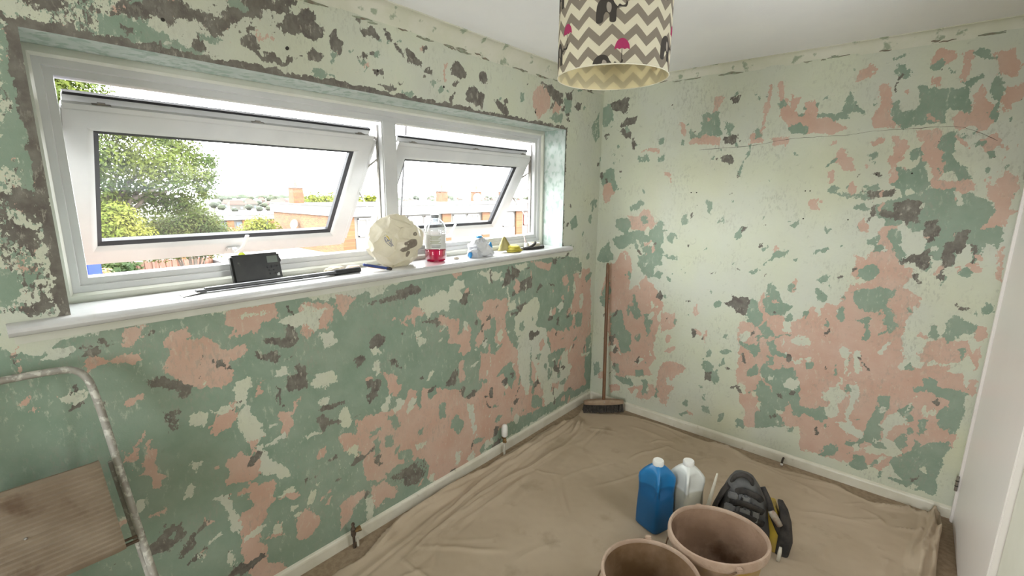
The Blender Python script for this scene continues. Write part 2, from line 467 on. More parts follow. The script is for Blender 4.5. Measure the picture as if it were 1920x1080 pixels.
P 1 B5 780,570 810,540 810,600 770,615
C .85 B5 850,350 900,200 950,0 1000,0 830,740 760,680 780,560 840,420
D .7 B5 595,555 625,550 630,575 600,580
P .75 B5 895,90 930,60 940,100 900,150
"""  # first two LEFT lines: grey-green tone plus dimness painted into the upper-left wall
LEFT = """
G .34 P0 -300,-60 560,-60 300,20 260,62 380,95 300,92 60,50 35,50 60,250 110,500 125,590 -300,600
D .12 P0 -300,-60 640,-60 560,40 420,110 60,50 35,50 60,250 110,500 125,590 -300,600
G 1 P0 -500,700 0,655 60,645 120,640 165,630 300,595 420,578 480,572 540,556 620,560 700,545 760,525 850,500 950,490 1050,478 1085,485 1100,560 1108,726 560,1056 -500,1650
P 1 W6 300,300 560,230 600,130 700,130 900,150 940,0 1100,0 1130,100 1240,140 1280,200 1060,300 900,440 700,570 640,560 560,480 420,590 330,560
C 1 W3 0,860 60,740 220,790 320,850 300,890 210,910 100,890
P .9 W3 90,880 110,880 130,1010 110,1000
D .8 W3 80,930 105,930 100,970
D .8 W3 300,890 400,920 380,935 310,915
D .75 W3 540,810 600,850 590,860 545,830
D .55 W3 450,870 600,840 860,770 860,790 640,850 470,890
P 1 W3 470,980 520,930 600,945 620,925 660,960 560,970 490,1015
P 1 W3 650,910 770,895 785,950 740,970 700,960 650,945
D .75 W3 60,230 130,210 180,220 200,300 170,330 120,260
D .55 W3 0,0 200,0 190,150 140,100 60,80
G 1 W3 0,440 60,440 110,540 60,600 0,590
G .7 W3 120,440 230,430 220,470 150,490
D .6 W3 80,650 180,620 250,595 270,640 200,680 100,670
P .5 W3 0,420 150,440 200,430 100,400
P 1 W4 20,300 70,250 160,225 170,280 260,270 330,320 430,350 450,305 485,330 450,390 370,400 410,470 400,510 340,550 200,570 150,560 110,520 30,470 30,420 60,390 50,350 0,330
D .85 W4 310,410 350,400 350,440 320,445
D .8 W4 200,490 225,490 220,510
D .6 W4 0,500 80,520 150,560 170,600 110,615 70,560 0,560
C .55 W4 215,540 280,500 290,530 230,560
P 1 W4 350,140 400,110 500,110 650,85 660,150 640,180 570,190 550,240 470,250 400,280 380,265 440,230 360,210
C .6 W4 400,165 480,140 620,120 620,150 450,180
D 1 W4 690,95 710,100 790,190 780,198
D .85 W4 700,190 770,240 775,310 740,335 640,325 570,300 600,275 700,280 720,240
D .85 W4 515,340 560,370 640,365 670,390 650,430 580,400 540,400
P .75 W4 780,80 970,80 980,150 940,230 880,230 820,290 790,260 800,180 780,120
C .6 W4 780,70 850,100 960,120 900,160 860,260 810,200
C .75 W4 890,250 960,240 1010,310 920,330
P .8 W4 980,20 1050,40 1100,50 1060,120 1020,160 990,100
D 1 W4 710,500 770,470 760,440 820,430 830,555 710,580
C 1 W4 650,460 700,450 715,490 660,510
C 1 W4 840,520 900,470 980,470 990,520 940,555 860,545
D 1 W4 658,560 668,570 702,670 680,675
C 1 W4 415,570 430,530 500,510 530,540 500,590 480,640 500,700 540,740 570,760 590,830 545,850 600,880 600,960 640,980 720,1010 740,1040 690,1080 590,1050 560,980 540,900 480,870 450,790 420,660
P 1 W4 300,710 350,710 410,630 430,720 400,800 340,805 305,835
C 1 W4 280,670 300,690 400,650 410,680 370,710 290,710
P 1 W4 650,700 740,690 750,640 790,610 760,680 740,780 700,830 660,810 690,760
C 1 W4 180,740 200,700 255,705 250,755 180,760
C 1 W4 610,870 640,840 700,800 690,840 640,870
P 1 W4 380,960 450,930 500,950 560,980 570,1030 500,1080 380,1080 390,1010
P 1 W4 490,870 540,850 530,930 510,930
D 1 W4 900,660 1030,630 1030,655 950,680 890,700 880,680
D 1 W4 860,750 920,720 950,750 1100,740 1080,755 940,770 900,820 895,770
C 1 W4 1010,700 1050,660 1075,720 1080,770 1030,780 1000,740
C .8 W4 880,630 950,600 955,640 890,650
D .85 W4 1160,600 1190,590 1210,610 1180,645
D .75 W4 1150,520 1200,510 1220,555 1170,570
D .65 W4 1080,380 1140,370 1160,400 1100,450
D .75 W4 1280,400 1330,410 1350,460 1300,430
C .75 W4 1180,350 1220,330 1250,370 1190,390
C .85 W4 1195,420 1220,410 1235,470 1210,490
P 1 W4 1240,465 1330,485 1325,530 1360,545 1330,610 1290,600 1270,520
D .85 W4 1330,0 1470,0 1450,30 1350,70 1130,100 1250,60 1330,40
C .75 W4 1170,0 1280,10 1250,40 1180,50
C .85 W4 1440,60 1600,20 1630,40 1630,130 1540,130 1500,180 1490,120 1450,100
P .85 W4 1410,110 1450,110 1490,140 1440,170 1430,220 1415,200
P .8 W4 1340,170 1390,190 1395,220 1360,205
D .75 W4 1470,190 1560,160 1550,200 1480,205
P 1 W4 1630,190 1680,170 1670,280 1720,200 1750,220 1740,330 1700,390 1690,320 1640,310
C .85 W4 1590,190 1650,160 1640,220 1600,215
D 1 W4 1640,480 1670,450 1665,545 1605,555
P 1 W4 1680,420 1720,400 1720,500 1680,545
D .6 W4 1690,560 1780,570 1760,620 1690,605
P 1 W4 1110,740 1160,715 1240,700 1320,660 1380,620 1400,560 1440,570 1450,640 1500,610 1540,570 1640,580 1690,620 1800,610 1800,950 1700,1000 1560,1080 1160,1080 1140,980 1110,850
P .85 W4 990,840 1050,810 1110,830 1110,960 1050,920
G 1 W4 1265,710 1330,720 1350,770 1320,795 1290,740
G 1 W4 1455,500 1475,500 1465,680 1435,660
G 1 W4 1570,660 1605,645 1605,720 1580,730
G 1 W4 1630,740 1680,715 1705,780 1680,815 1640,790
G 1 W4 1205,850 1225,840 1240,920 1205,960
G 1 W4 1260,840 1310,830 1315,880 1270,890
G 1 W4 1340,920 1400,905 1425,940 1390,965 1345,960
G 1 W4 1450,790 1480,780 1480,830 1455,830
G 1 W4 1170,820 1240,780 1240,795 1180,850
C 1 W4 1430,880 1500,860 1495,890 1440,910
C .9 W4 1730,640 1760,660 1760,790 1745,760
C .75 W4 1060,890 1100,870 1110,960 1080,950
P 1 W4 890,900 930,880 920,950 895,950
D .85 W4 935,970 990,930 995,945 945,978
C .75 W4 1000,1000 1060,1010 1080,1050 1040,1040
G 1 W4 1370,980 1470,950 1510,1000 1500,1080 1280,1080 1300,1020
D .5 W4 1390,990 1470,960 1500,1000 1490,1070 1380,1060
P 1 W5 80,245 130,210 120,250 90,255
P 1 W5 130,300 180,262 165,300
P 1 W5 590,240 680,195 690,220 630,250
P 1 W5 580,480 610,490 640,460 710,390 690,430 650,480 660,540 630,575 600,540
P 1 W5 660,590 700,560 695,490 740,490 765,580 740,625
P .8 W5 710,430 735,420 720,490 705,480
D .5 W5 700,130 800,120 920,180 880,215 820,190 720,160
D .45 W5 760,260 880,290 840,400 800,380
P 1 W5 1090,540 1150,490 1230,510 1260,560 1220,600 1200,630 1310,625 1320,690 1380,685 1300,730 1290,790 1250,850 1240,920 1290,940 1290,1000 1380,1010 1380,1080 1190,1080 1170,960 1160,880 1150,790 1220,740 1190,690 1100,690 1190,660 1190,620 1100,610
C 1 W5 1040,710 1080,680 1110,710 1160,830 1150,880 1120,860 1080,750
C 1 W5 1260,500 1320,510 1400,570 1400,590 1350,610 1310,570 1280,590 1250,560
P 1 W5 1330,800 1350,830 1370,890 1280,900 1330,860
P 1 W5 1420,830 1470,745 1490,800 1545,830 1490,890 1440,890
C .75 W5 1080,960 1130,970 1160,1060 1100,1000
C .65 W5 940,970 1000,970 980,1005
C .8 W5 910,540 960,520 965,575 930,565
P 1 W5 1030,545 1060,530 1060,550 1035,555
D .7 W5 840,960 900,950 945,910 940,930 880,970 850,995
D .5 W5 740,880 820,810 825,830 760,890
D .5 W5 690,980 780,930 790,950 710,1000
D .6 W5 800,880 880,810 890,830 820,900
D .6 W5 880,930 1000,800 1010,815 900,960
D .6 W5 1460,620 1520,590 1525,600 1470,640
P .7 W5 720,790 800,740 790,770 740,800
P .75 W5 980,800 1030,820 990,850
C 1 W5 930,320 990,290 985,340 920,345
C .8 W5 1310,830 1350,820 1350,880 1320,880
P 1 W6 205,720 330,640 345,660 290,710 260,780 210,850
P 1 W6 0,760 50,725 110,810 60,870 0,890
P 1 W6 370,620 450,605 520,640 490,680 420,690 390,740 360,700
G 1 W6 430,560 600,490 650,560 640,620 560,690 440,740 520,620
D .5 W6 450,570 600,500 640,560 600,620 540,620
C 1 W6 340,680 375,690 380,790 340,800
C .8 W6 660,570 690,565 680,605 660,600
G 1 W6 1040,60 1090,50 1080,130 1050,110
G 1 W6 1180,170 1210,165 1205,220 1180,215
G 1 W6 970,190 1000,170 1020,220 980,230
G 1 W6 790,265 830,300 820,355 770,330
G 1 W6 710,215 740,205 745,270 715,270
C .9 W6 860,210 885,210 885,330 870,260
C .7 W6 850,490 880,440 895,500 860,510
C .7 W6 795,455 820,450 815,520 795,520
C .8 W7 180,240 340,230 340,270 260,300 200,260
P .8 W7 20,240 90,225 90,270 40,280
G 1 W7 20,280 100,250 180,250 250,290 250,380 220,400 210,470 140,520 60,520 20,480
P 1 W7 220,420 300,400 380,410 380,470 360,520 360,600 400,690 440,720 440,800 460,920 480,990 500,1010 500,1080 200,1080 190,900 200,740 290,750 290,560 260,600 220,600 200,530 170,480 220,470
G 1 W7 260,530 300,520 290,640 265,640
G 1 W7 280,690 350,680 320,720 280,750 210,750 210,700
P 1 W7 0,540 40,530 60,580 30,680 0,690
P 1 W7 95,580 130,555 140,640 140,740 100,740 80,680
G 1 W7 140,540 200,540 210,700 150,720
D .6 W7 390,200 460,200 450,260 400,290
D .85 W7 440,300 530,260 530,330 400,390 395,370 450,340
D .85 W7 430,440 540,420 560,450 520,470 460,480 430,470
D .75 W7 380,490 540,470 530,495 400,505
C 1 W7 420,185 470,185 480,225 450,230
C .85 W7 380,300 385,420 420,400 425,470 385,475 370,360
C 1 W7 520,410 560,390 580,440 560,540 540,570 620,600 630,700 650,750 630,760 640,850 740,810 780,800 780,880 700,930 640,950 740,940 740,980 660,1060 610,1080 600,980 580,960 560,890 530,780 520,690 515,900 510,1000 490,1010 450,900 440,780 435,660 415,600 420,520
P 1 W7 525,780 560,870 580,970 600,1020 540,1000 525,900
G 1 W7 445,560 480,555 475,600 450,600
G 1 W7 370,520 420,540 410,600 380,600
G 1 W7 530,240 700,230 740,260 800,300 800,380 780,420 780,560 700,600 650,580 560,520 580,440 560,380 530,330
P .8 W7 520,170 600,170 650,190 640,230 560,210
P .8 W7 720,270 750,250 770,300 730,320
P 1 W7 790,250 850,220 900,210 900,590 890,940 820,970 730,1000 730,960 760,900 780,830 740,790 720,720 650,740 640,660 620,620 660,590 740,620 780,600 785,400 800,340
G 1 W7 670,740 740,710 740,790 690,800
G 1 W7 640,765 655,760 655,830 640,835
G .75 W7 800,500 850,480 840,580 800,580
G 1 W7 870,660 905,610 905,900 880,950 860,900
P .8 W7 650,940 700,930 690,980 650,990
C 1 W7 905,200 950,200 950,1000 905,960
G 1 W7 540,1020 590,1020 590,1080 530,1080
G 1 W7 350,830 400,790 430,900 390,970 350,900
G .85 W7 110,760 180,760 190,820 130,900 90,860
D .6 W7 90,990 170,980 160,1020 100,1030
D .7 W7 680,530 700,500 700,570 685,565
D .7 W7 745,490 770,470 765,520 745,530
D .8 W7 80,205 160,195 150,210 100,220
D .6 W7 640,150 770,110 760,130 650,160
C .6 W7 70,380 160,365 150,380 90,390
C .9 P0 300,575 700,515 860,486 1060,468 1060,480 860,502 700,530 540,556 420,580 300,595
D 1 W1 270,0 355,0 345,40 320,60 290,40
D .8 W1 540,60 640,50 690,20 720,0 1000,0 1100,60 1170,80 1160,110 1060,110 1000,100 960,130 920,90 850,70 760,95 700,80 620,90
G .6 W1 530,90 640,90 800,140 900,180 1000,240 1200,300 1100,320 800,250 560,180
G .7 W1 1100,180 1250,220 1230,250 1150,230
D .85 W1 1160,150 1300,60 1380,40 1440,30 1460,90 1380,110 1300,130 1280,170 1200,190
D .8 W1 1340,0 1700,0 1580,20 1540,60 1400,50
D 1 W1 1600,110 1700,90 1760,70 1780,150 1760,230 1700,190 1640,170 1580,140
D .85 W1 1350,220 1410,190 1460,250 1440,300 1370,250
D 1 W1 1440,300 1540,310 1690,310 1640,345 1520,355 1450,340
D 1 W1 1850,230 1880,170 1920,230 1900,290 1860,280
D .75 W1 1720,310 1760,290 1800,340 1740,350
P .65 W1 1450,190 1540,200 1550,240 1460,230
P .55 W1 630,30 690,10 700,60 650,70
G .6 W1 0,150 90,150 130,400 170,640 200,850 180,1080 120,1080 100,900 60,700 80,600 20,560 0,400
G .9 W1 0,680 90,690 100,850 60,920 0,900
D 1 W2 80,150 110,120 190,100 200,70 280,65 290,120 330,170 330,230 270,250 220,220 215,160 180,215 110,205
D .8 W2 20,30 100,30 140,60 110,100 60,90
D 1 W2 380,210 410,170 445,260 430,330 400,300 370,270
G .9 W2 380,310 410,310 410,370 380,370
D .85 W2 0,330 80,330 130,360 120,385 0,385
D .85 W2 240,320 310,310 350,345 260,380
D .85 W2 555,170 590,175 630,155 680,210 670,245 610,230 570,215
D .85 W2 700,185 735,200 740,255 710,260
D .9 W2 580,320 640,315 645,340 545,345
P .65 W2 560,380 600,360 620,400 570,405
D .85 W2 640,420 680,410 700,470 650,450
D .85 W2 660,500 740,500 790,540 700,535
D .75 W2 760,260 800,290 810,340 770,300
D .8 W2 820,300 860,290 940,340 920,390 880,400 840,360
P 1 W2 905,280 935,275 940,330 915,335
G .85 W2 800,540 900,560 860,575 800,560
G .9 W2 270,430 330,415 400,470 300,465
P .8 W2 1060,400 1080,390 1080,510 1062,490
D .85 W2 1115,380 1150,365 1190,420 1180,480 1120,460 1100,450
D .9 W2 1265,440 1310,435 1320,500 1270,490
D .85 W2 1210,520 1260,530 1300,590 1290,650 1240,630 1190,600
D .75 W2 1350,590 1390,600 1450,660 1440,690 1380,650
G 1 W2 1520,560 1540,555 1540,620 1515,625
G .75 W2 970,480 1010,480 990,540
P 1 W2 1600,560 1630,510 1660,520 1700,580 1690,640 1660,690 1620,710 1595,640
D 1 W2 1640,500 1700,510 1780,570 1775,620 1740,640 1700,580 1680,540
G 1 W2 1780,590 1830,580 1825,670 1790,680
P 1 W2 1730,615 1770,640 1740,680 1705,690
G .85 W2 1690,700 1780,670 1770,740 1710,730
D .85 W2 1790,550 1830,560 1830,600 1800,590
D .6 W2 1860,610 1880,625 1870,660
D .6 B1 100,170 140,150 140,190 105,190
G .85 B1 80,770 110,760 122,800 90,828 80,800
G .55 B1 190,280 235,200 240,330 210,370
"""
# ------------------------------------------------------------------ structure
def vnoise(u, v, seed):
    """smooth value noise on arrays"""
    r = np.random.RandomState(seed).rand(256, 256)
    iu, iv = np.floor(u).astype(int), np.floor(v).astype(int); fu, fv = u-iu, v-iv
    fu, fv = fu*fu*(3-2*fu), fv*fv*(3-2*fv); g = lambda a, b: r[a % 256, b % 256]
    return (g(iu, iv)*(1-fu)+g(iu+1, iv)*fu)*(1-fv)+(g(iu, iv+1)*(1-fu)+g(iu+1, iv+1)*fu)*fv-.5
def coats(U, Z, text, axis, extra=()):
    """share of each coat at wall positions (U along the wall, Z up)"""
    wu = U+.016*vnoise(U*22, Z*22, 1)+.013*vnoise(U*55, Z*55, 2)+.010*vnoise(U*120, Z*120, 5)
    wz = Z+.016*vnoise(U*22, Z*22, 3)+.013*vnoise(U*55, Z*55, 4)+.010*vnoise(U*120, Z*120, 6)
    A = {k: np.zeros_like(U) for k in 'CGPD'}; A['C'] += 1.
    polys = []
    for ln in text.strip().split('\n'):
        p = ln.split(); ox, oy, s = TILES[p[2]]; pts = []
        for q in p[3:]:
            a, b = q.split(','); h = at(ox+float(a)/s, oy+float(b)/s, axis, 0.)
            pts.append((h[1-axis], h[2]))
        polys.append((p[0], min(1., float(p[1])+(.17 if p[0] == 'D' else .08)), np.array(pts), .012))
    for cls, st, P, wd in polys+list(extra):
        lo, hi = P.min(0)-.06, P.max(0)+.06
        k = np.where((U > lo[0]) & (U < hi[0]) & (Z > lo[1]) & (Z < hi[1]))[0]
        if not len(k): continue
        x, y = wu[k], wz[k]; d2 = np.full(len(k), 1e9); ins = np.zeros(len(k), bool)
        for i in range(len(P)):
            a, b = P[i], P[(i+1) % len(P)]; e = b-a
            t = np.clip(((x-a[0])*e[0]+(y-a[1])*e[1])/(e@e+1e-12), 0, 1)
            d2 = np.minimum(d2, (x-a[0]-t*e[0])**2+(y-a[1]-t*e[1])**2)
            c = (a[1] > y) != (b[1] > y)
            ins ^= c & (x < a[0]+(y-a[1])*(b[0]-a[0])/(b[1]-a[1]+1e-12))
        sd = np.sqrt(d2)*np.where(ins, 1, -1)
        m = np.clip((sd+wd)/(2*wd), 0, 1)*st
        for q in A: A[q][k] *= 1-m
        A[cls][k] += m
    return A

def paint_mat():
    m = mat('peeling_paint_plaster', (.6, .6, .5), .75, spec=.3); n = NT(m)
    v = n.coord('Object'); vz = n.coord('Object', (1, 1, .62))
    cr = n.mix(n.ramp(n.noise(v, 2.6, 4.), .35, .65), (.535, .56, .435), (.525, .545, .47))
    cr = n.mix(n.math('MULTIPLY', n.ramp(n.noise(v, 1.5, 2.), .55, .75), .5), cr, (.555, .555, .375))
    gr = n.mix(n.ramp(n.noise(v, 9., 6.), .3, .7), (.205, .282, .215), (.26, .33, .262))
    pk = n.mix(n.ramp(n.noise(v, 7., 5.), .3, .7), (.50, .325, .25), (.545, .395, .325))
    dk = n.mix(n.ramp(n.noise(v, 25., 4.), .35, .75), (.115, .10, .088), (.20, .19, .165))
    cols = dict(C=cr, G=gr, P=pk, D=dk)
    best = col = hgt = None
    for i, (k, h) in enumerate((('C', .0), ('G', .6), ('P', .35), ('D', .1))):
        a = n.n('ShaderNodeAttribute', attribute_name='coat_'+k)
        mp = n.n('ShaderNodeVectorMath', operation='ADD'); n.l(vz, mp.inputs[0]); mp.inputs[1].default_value = (7.3*i, 3.1*i, 1.7*i)
        nz = n.noise(mp.outputs[0], 105., 9., .66)
        nz2 = n.noise(mp.outputs[0], 26., 5., .6)
        s_ = n.math('ADD', n.math('MULTIPLY', n.math('SUBTRACT', nz, .5), 2.1), n.math('MULTIPLY', n.math('SUBTRACT', nz2, .5), 1.45))
        sc = n.math('ADD', a.outputs['Fac'], s_)
        if best is None: best, col, hgt = sc, cols[k], n.math('ADD', 0., h)
        else:
            f = n.math('GREATER_THAN', sc, best)
            col = n.mix(f, col, cols[k])
            hx = n.n('ShaderNodeMix', data_type='FLOAT'); n.l(f, hx.inputs[0]); n.l(hgt, hx.inputs[2]); hx.inputs[3].default_value = h
            hgt = hx.outputs[0]; best = n.math('MAXIMUM', best, sc)
    # scuffs, dust and smeared filler
    vs = n.coord('Object', (1, 1, .42)); vd = n.coord('Object', (1, 1, 1), (.6, .6, .5))
    mk = n.ramp(n.noise(v, 3.2, 4.), .38, .56)
    col = n.mix(n.math('MULTIPLY', n.math('MULTIPLY', n.ramp(n.noise(vs, 60., 7., .7), .57, .66), mk), .5), col, (.58, .57, .47))
    col = n.mix(n.math('MULTIPLY', n.ramp(n.noise(vd, 30., 7., .7), .60, .72), .35), col, (.20, .21, .17))
    mk2 = n.ramp(n.noise(vd, 4.3, 4.), .48, .62)
    col = n.mix(n.math('MULTIPLY', n.math('MULTIPLY', n.ramp(n.noise(vs, 85., 6., .7), .52, .60), mk2), .42), col, (.30, .30, .25))
    col = n.mix(n.math('MULTIPLY', n.ramp(n.noise(v, 1.7, 6., .65), .45, .75), .22), col, (.33, .31, .24))
    n.col(col)
    hh = n.math('ADD', n.math('MULTIPLY', hgt, 1.0), n.math('MULTIPLY', n.noise(v, 55., 5.), 1.1))
    n.bump(hh, .35, .0035)
    return m
PAINT = paint_mat()

def lin(breaks, step):
    out = []
    for a, b in zip(breaks[:-1], breaks[1:]):
        k = max(1, int(round(abs(b-a)/step))); out += list(np.linspace(a, b, k, endpoint=False))
    return np.array(out+[breaks[-1]])
def painted_wall(name, axis, us, zs, text, hole=None, extra=(), off=.0, label=''):
    nu, nz = len(us), len(zs); U, Z = [a.ravel() for a in np.meshgrid(us, zs, indexing='ij')]
    A = coats(U, Z, text, axis, extra)
    # the coats were scraped by hand: the plaster face is never quite flat
    rel = .0016*vnoise(U*3, Z*3, 21)+.0010*vnoise(U*11, Z*11, 22)
    V = np.zeros((nu*nz, 3))
    if axis == 0: V[:, 0] = off+rel; V[:, 1] = U
    else: V[:, 0] = U; V[:, 1] = off+rel
    V[:, 2] = Z
    I, J = [a.ravel() for a in np.meshgrid(np.arange(nu-1), np.arange(nz-1), indexing='ij')]
    if hole:
        mu, mz = (us[I]+us[I+1])/2, (zs[J]+zs[J+1])/2
        k = ~((mu > hole[0]) & (mu < hole[1]) & (mz > hole[2]) & (mz < hole[3])); I, J = I[k], J[k]
    q = np.stack([I*nz+J, (I+1)*nz+J, (I+1)*nz+J+1, I*nz+J+1], 1)
    if axis == 1: pass
    me = bpy.data.meshes.new(name)
    me.vertices.add(len(V)); me.vertices.foreach_set('co', V.ravel().astype('f4'))
    me.loops.add(q.size); me.loops.foreach_set('vertex_index', q.ravel().astype('i4'))
    me.polygons.add(len(q)); me.polygons.foreach_set('loop_start', np.arange(0, q.size, 4, dtype='i4'))
    me.polygons.foreach_set('loop_total', np.full(len(q), 4, dtype='i4'))
    me.update(calc_edges=True); me.validate()
    for k in 'CGPD':
        at_ = me.attributes.new('coat_'+k, 'FLOAT', 'POINT'); at_.data.foreach_set('value', A[k].astype('f4'))
    me.shade_smooth()
    me.materials.append(PAINT)
    o = bpy.data.objects.new(name, me); link(o); ORG[o.name] = Vector((0, 0, 0))
    o['kind'] = 'structure'; o['label'] = label
    return o
def R4(a, b, c, d): return np.array([(a, c), (b, c), (b, d), (a, d)])
# bare metal corner beads around the opening
bead = [('D', 1., R4(Y0-.024, Y0+.01, ZS-.02, ZT+.018), .005), ('D', 1., R4(Y0-.02, Y1+.012, ZT-.01, ZT+.018), .005), ('D', .9, R4(Y1-.01, Y1+.009, ZS, ZT+.02), .004)]
# patches on the stretches of wall beside and behind the camera
more = []
for i in range(60):
    c = (random.uniform(-3.9, -3.15), random.uniform(.05, 2.3)); r = random.uniform(.03, .14); k = random.choice('GGPPDC')
    more.append((k, random.choice([1, .8, .6]), np.array([(c[0]+r*random.uniform(.5, 1.2)*math.cos(a), c[1]+r*random.uniform(.5, 1.4)*math.sin(a)) for a in np.linspace(0, 5.6, 9)]), .008))
# small scrapes and flecks between the traced patches
def flecks(n, u0, u1, z0, z1, kinds, seed, ang, smin=.012, smax=.05):
    r = random.Random(seed); out = []
    while len(out) < n:
        u, z = r.uniform(u0, u1), r.uniform(z0, z1); k = r.choice(kinds); ln = r.uniform(smin, smax)*(1.4 if r.random() < .2 else 1); wd = ln*r.uniform(.15, .8); a = r.gauss(*ang)
        if r.random() < .35: u, z = (out[-1][2][0] if out else (u, z))+np.array([r.uniform(-.05, .05), r.uniform(-.05, .05)])
        pts = [(ln*math.cos(t)*r.uniform(.6, 1.15), wd*math.sin(t)*r.uniform(.5, 1.2)) for t in np.linspace(0, 5.6, 8)]
        out.append((k, r.choice([1., .9, .75]), np.array([(u+x*math.cos(a)-y*math.sin(a), z+x*math.sin(a)+y*math.cos(a)) for x, y in pts]), .007))
    return out
fl_left = flecks(240, -3.1, -.10, .08, 1.22, 'DDDCCCPPGG', 41, (.35, .5))+flecks(110, -1.4, -.08, .1, 1.2, 'CCGGPD', 42, (1.5, .25))+flecks(90, -3.1, -.05, 2.07, 2.30, 'DDDGGC', 43, (.3, .5), .008, .03)+flecks(30, -.42, -.04, 1.25, 2.3, 'DGG', 44, (1.4, .3), .006, .03)
fl_back = flecks(120, .55, 2.1, .10, .95, 'CCCGGGPD', 51, (1.4, .6))+flecks(110, 1.2, 2.15, .9, 2.28, 'CCGGPP', 52, (1.4, .5))+flecks(70, .08, .62, .1, 1.3, 'CCGGPD', 53, (1.4, .4))+flecks(90, .1, 1.6, .9, 2.3, 'GGD', 54, (1.2, .7), .005, .020)
ST = .0065
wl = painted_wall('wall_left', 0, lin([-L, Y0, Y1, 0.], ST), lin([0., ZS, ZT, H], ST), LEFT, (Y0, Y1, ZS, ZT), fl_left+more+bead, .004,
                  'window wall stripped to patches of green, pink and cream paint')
wb = painted_wall('wall_back', 1, lin([0., W], ST), lin([0., H], ST), BACK, None, fl_back, -.004,
                  'end wall stripped to patches of cream, pink and green paint')

m_reveal = mottled('whitewashed_reveal_plaster', (.43, .50, .46), (.55, .60, .58), 11., .35, .65, .7, .25, 45., (1, 1.0, .6), c3=(.33, .42, .37), s3=30., lo3=.50, hi3=.60)
m_plain = mottled('cream_plaster', (.60, .59, .50), (.64, .63, .55), 3., rough=.8, bump=.1)
m_outer = mottled('house_render', (.35, .33, .3), (.3, .28, .25), 5., rough=.9)
T = .27
core = join(boxVF(-T, 0, -L-.1, Y0, 0, H), boxVF(-T, 0, Y1, .1, 0, H), boxVF(-T, 0, Y0, Y1, 0, ZS-.034), boxVF(-T, 0, Y0, Y1, ZT, H))
build('window_reveal', *core, m_reveal, wl)
m_skin = mottled('outside_brown_brick', (.11, .065, .045), (.15, .09, .06), 9., rough=.9)
build('outer_skin', *join(boxVF(-T-.04, -T, -L-.1, Y0, -3, H+.4), boxVF(-T-.04, -T, Y1, .1, -3, H+.4), boxVF(-T-.04, -T, Y0, Y1, -3, ZS-.05), boxVF(-T-.04, -T, Y0, Y1, ZT, H+.4)), m_skin, wl)
build('plaster_backing', *boxVF(-T, W+.1, 0, .1, 0, H), m_plain, wb)
# narrow crack running across the end wall
m_crack = mat('crack_shadow_line', (.10, .085, .07), .9)
cp = [at(1480+x/2.843, y/2.843, 1, -.0045) for x, y in ((-480, 800), (-200, 775), (0, 741), (150, 730), (300, 721), (420, 703), (620, 687), (880, 675), (1000, 703), (1110, 747))]
build('crack', *tube([Vector(p)+Vector((0, 0, random.uniform(-.002, .002))) for p in smoothpath(cp, 6)], [.0006+.0016*abs(mnoise.noise(Vector((i*.3, 0, 0)))) for i in range(55)], 6), m_crack, wb)
m_hole = mat('nail_hole_dark', (.03, .026, .022), .9)
for x, y in ((1296, 361), (1306, 361), (1510, 358), (1519, 358), (1506, 410), (1590, 412), (1643, 328), (1710, 325)):
    p = at(x, y, 1, -.004); build('nail_hole', *blob(p, (.004, .0025, .004), 2), m_hole, wb)
for x, y in ((305, 37), (539, 90), (538, 91), (708, 133), (832, 163), (1004, 211), (1068, 227)):
    p = at(x, y, 0, .004); build('nail_hole', *blob(p, (.0025, .006, .006), 2), m_hole, wl)

# other walls, floor, ceiling
ws = build('wall_right', *join(boxVF(W, W+.1, -L-.1, RY0, 0, H), boxVF(W, W+.1, RY1, .1, 0, H), boxVF(W, W+.1, RY0, RY1, 0, RZ0), boxVF(W, W+.1, RY0, RY1, RZ1, H)), m_plain, kind='structure', label='narrow stretch of wall beside the white door')
build('wall_rear', *join(boxVF(-.1, QX0, -L-.1, -L, 0, H), boxVF(QX1, W+.1, -L-.1, -L, 0, H), boxVF(QX0, QX1, -L-.1, -L, 0, QZ0), boxVF(QX0, QX1, -L-.1, -L, QZ1, H)), m_plain, kind='structure', label='plain plastered wall behind the photographer')
m_ceil = mottled('ceiling_paint', (.84, .84, .86), (.87, .87, .88), 2., rough=.9, bump=.25, bscale=160.)
build('ceiling', *boxVF(-.1, W+.1, -L-.1, .1, H, H+.1), m_ceil, kind='structure', label='plain off-white ceiling')
m_carpet = mottled('brown_carpet', (.26, .19, .125), (.33, .25, .17), 40., rough=.95, bump=.6, bscale=400.)
build('floor', *boxVF(-.1, W+.1, -L-.1, .1, -.1, 0), m_carpet, kind='structure', label='brown carpet showing around the dust sheet')

# coving: shallow cove with chipped paint
m_cove = mottled('chipped_coving_paint', (.55, .55, .44), (.60, .59, .50), 6., rough=.8, bump=.3, stretch=(1, 1, 1), c3=(.30, .34, .25), s3=17., lo3=.60, hi3=.66)
def cove(name, a, b, inward, drop, out, label):
    a, b, d = Vector(a), Vector(b), Vector(inward); V, F = [], []
    prof = [(0, 0), (0, -drop-.006), (.004, -drop-.006)]+[(.004+(out-.004)*(1-math.cos(t)), -drop+drop*math.sin(t)*.93) for t in np.linspace(0, math.pi/2, 8)]+[(out, 0)]
    for p in (a, b):
        for x, z in prof: V.append(p+d*x+Vector((0, 0, z)))
    m_ = len(prof)
    for k in range(m_): F.append((k, (k+1) % m_, m_+(k+1) % m_, m_+k))
    F += [tuple(range(m_)), tuple(range(2*m_-1, m_-1, -1))]
    return build(name, V, F, m_cove, smooth=True, angle=.6, kind='structure', label=label)
tr1 = cove('trim_1', (0, -L, H), (0, 0, H), (1, 0, 0), .085, .055, 'chipped cream coving above the window wall')
tr2 = cove('trim_2', (0, 0, H), (W, 0, H), (0, -1, 0), .055, .035, 'chipped cream coving above the end wall')
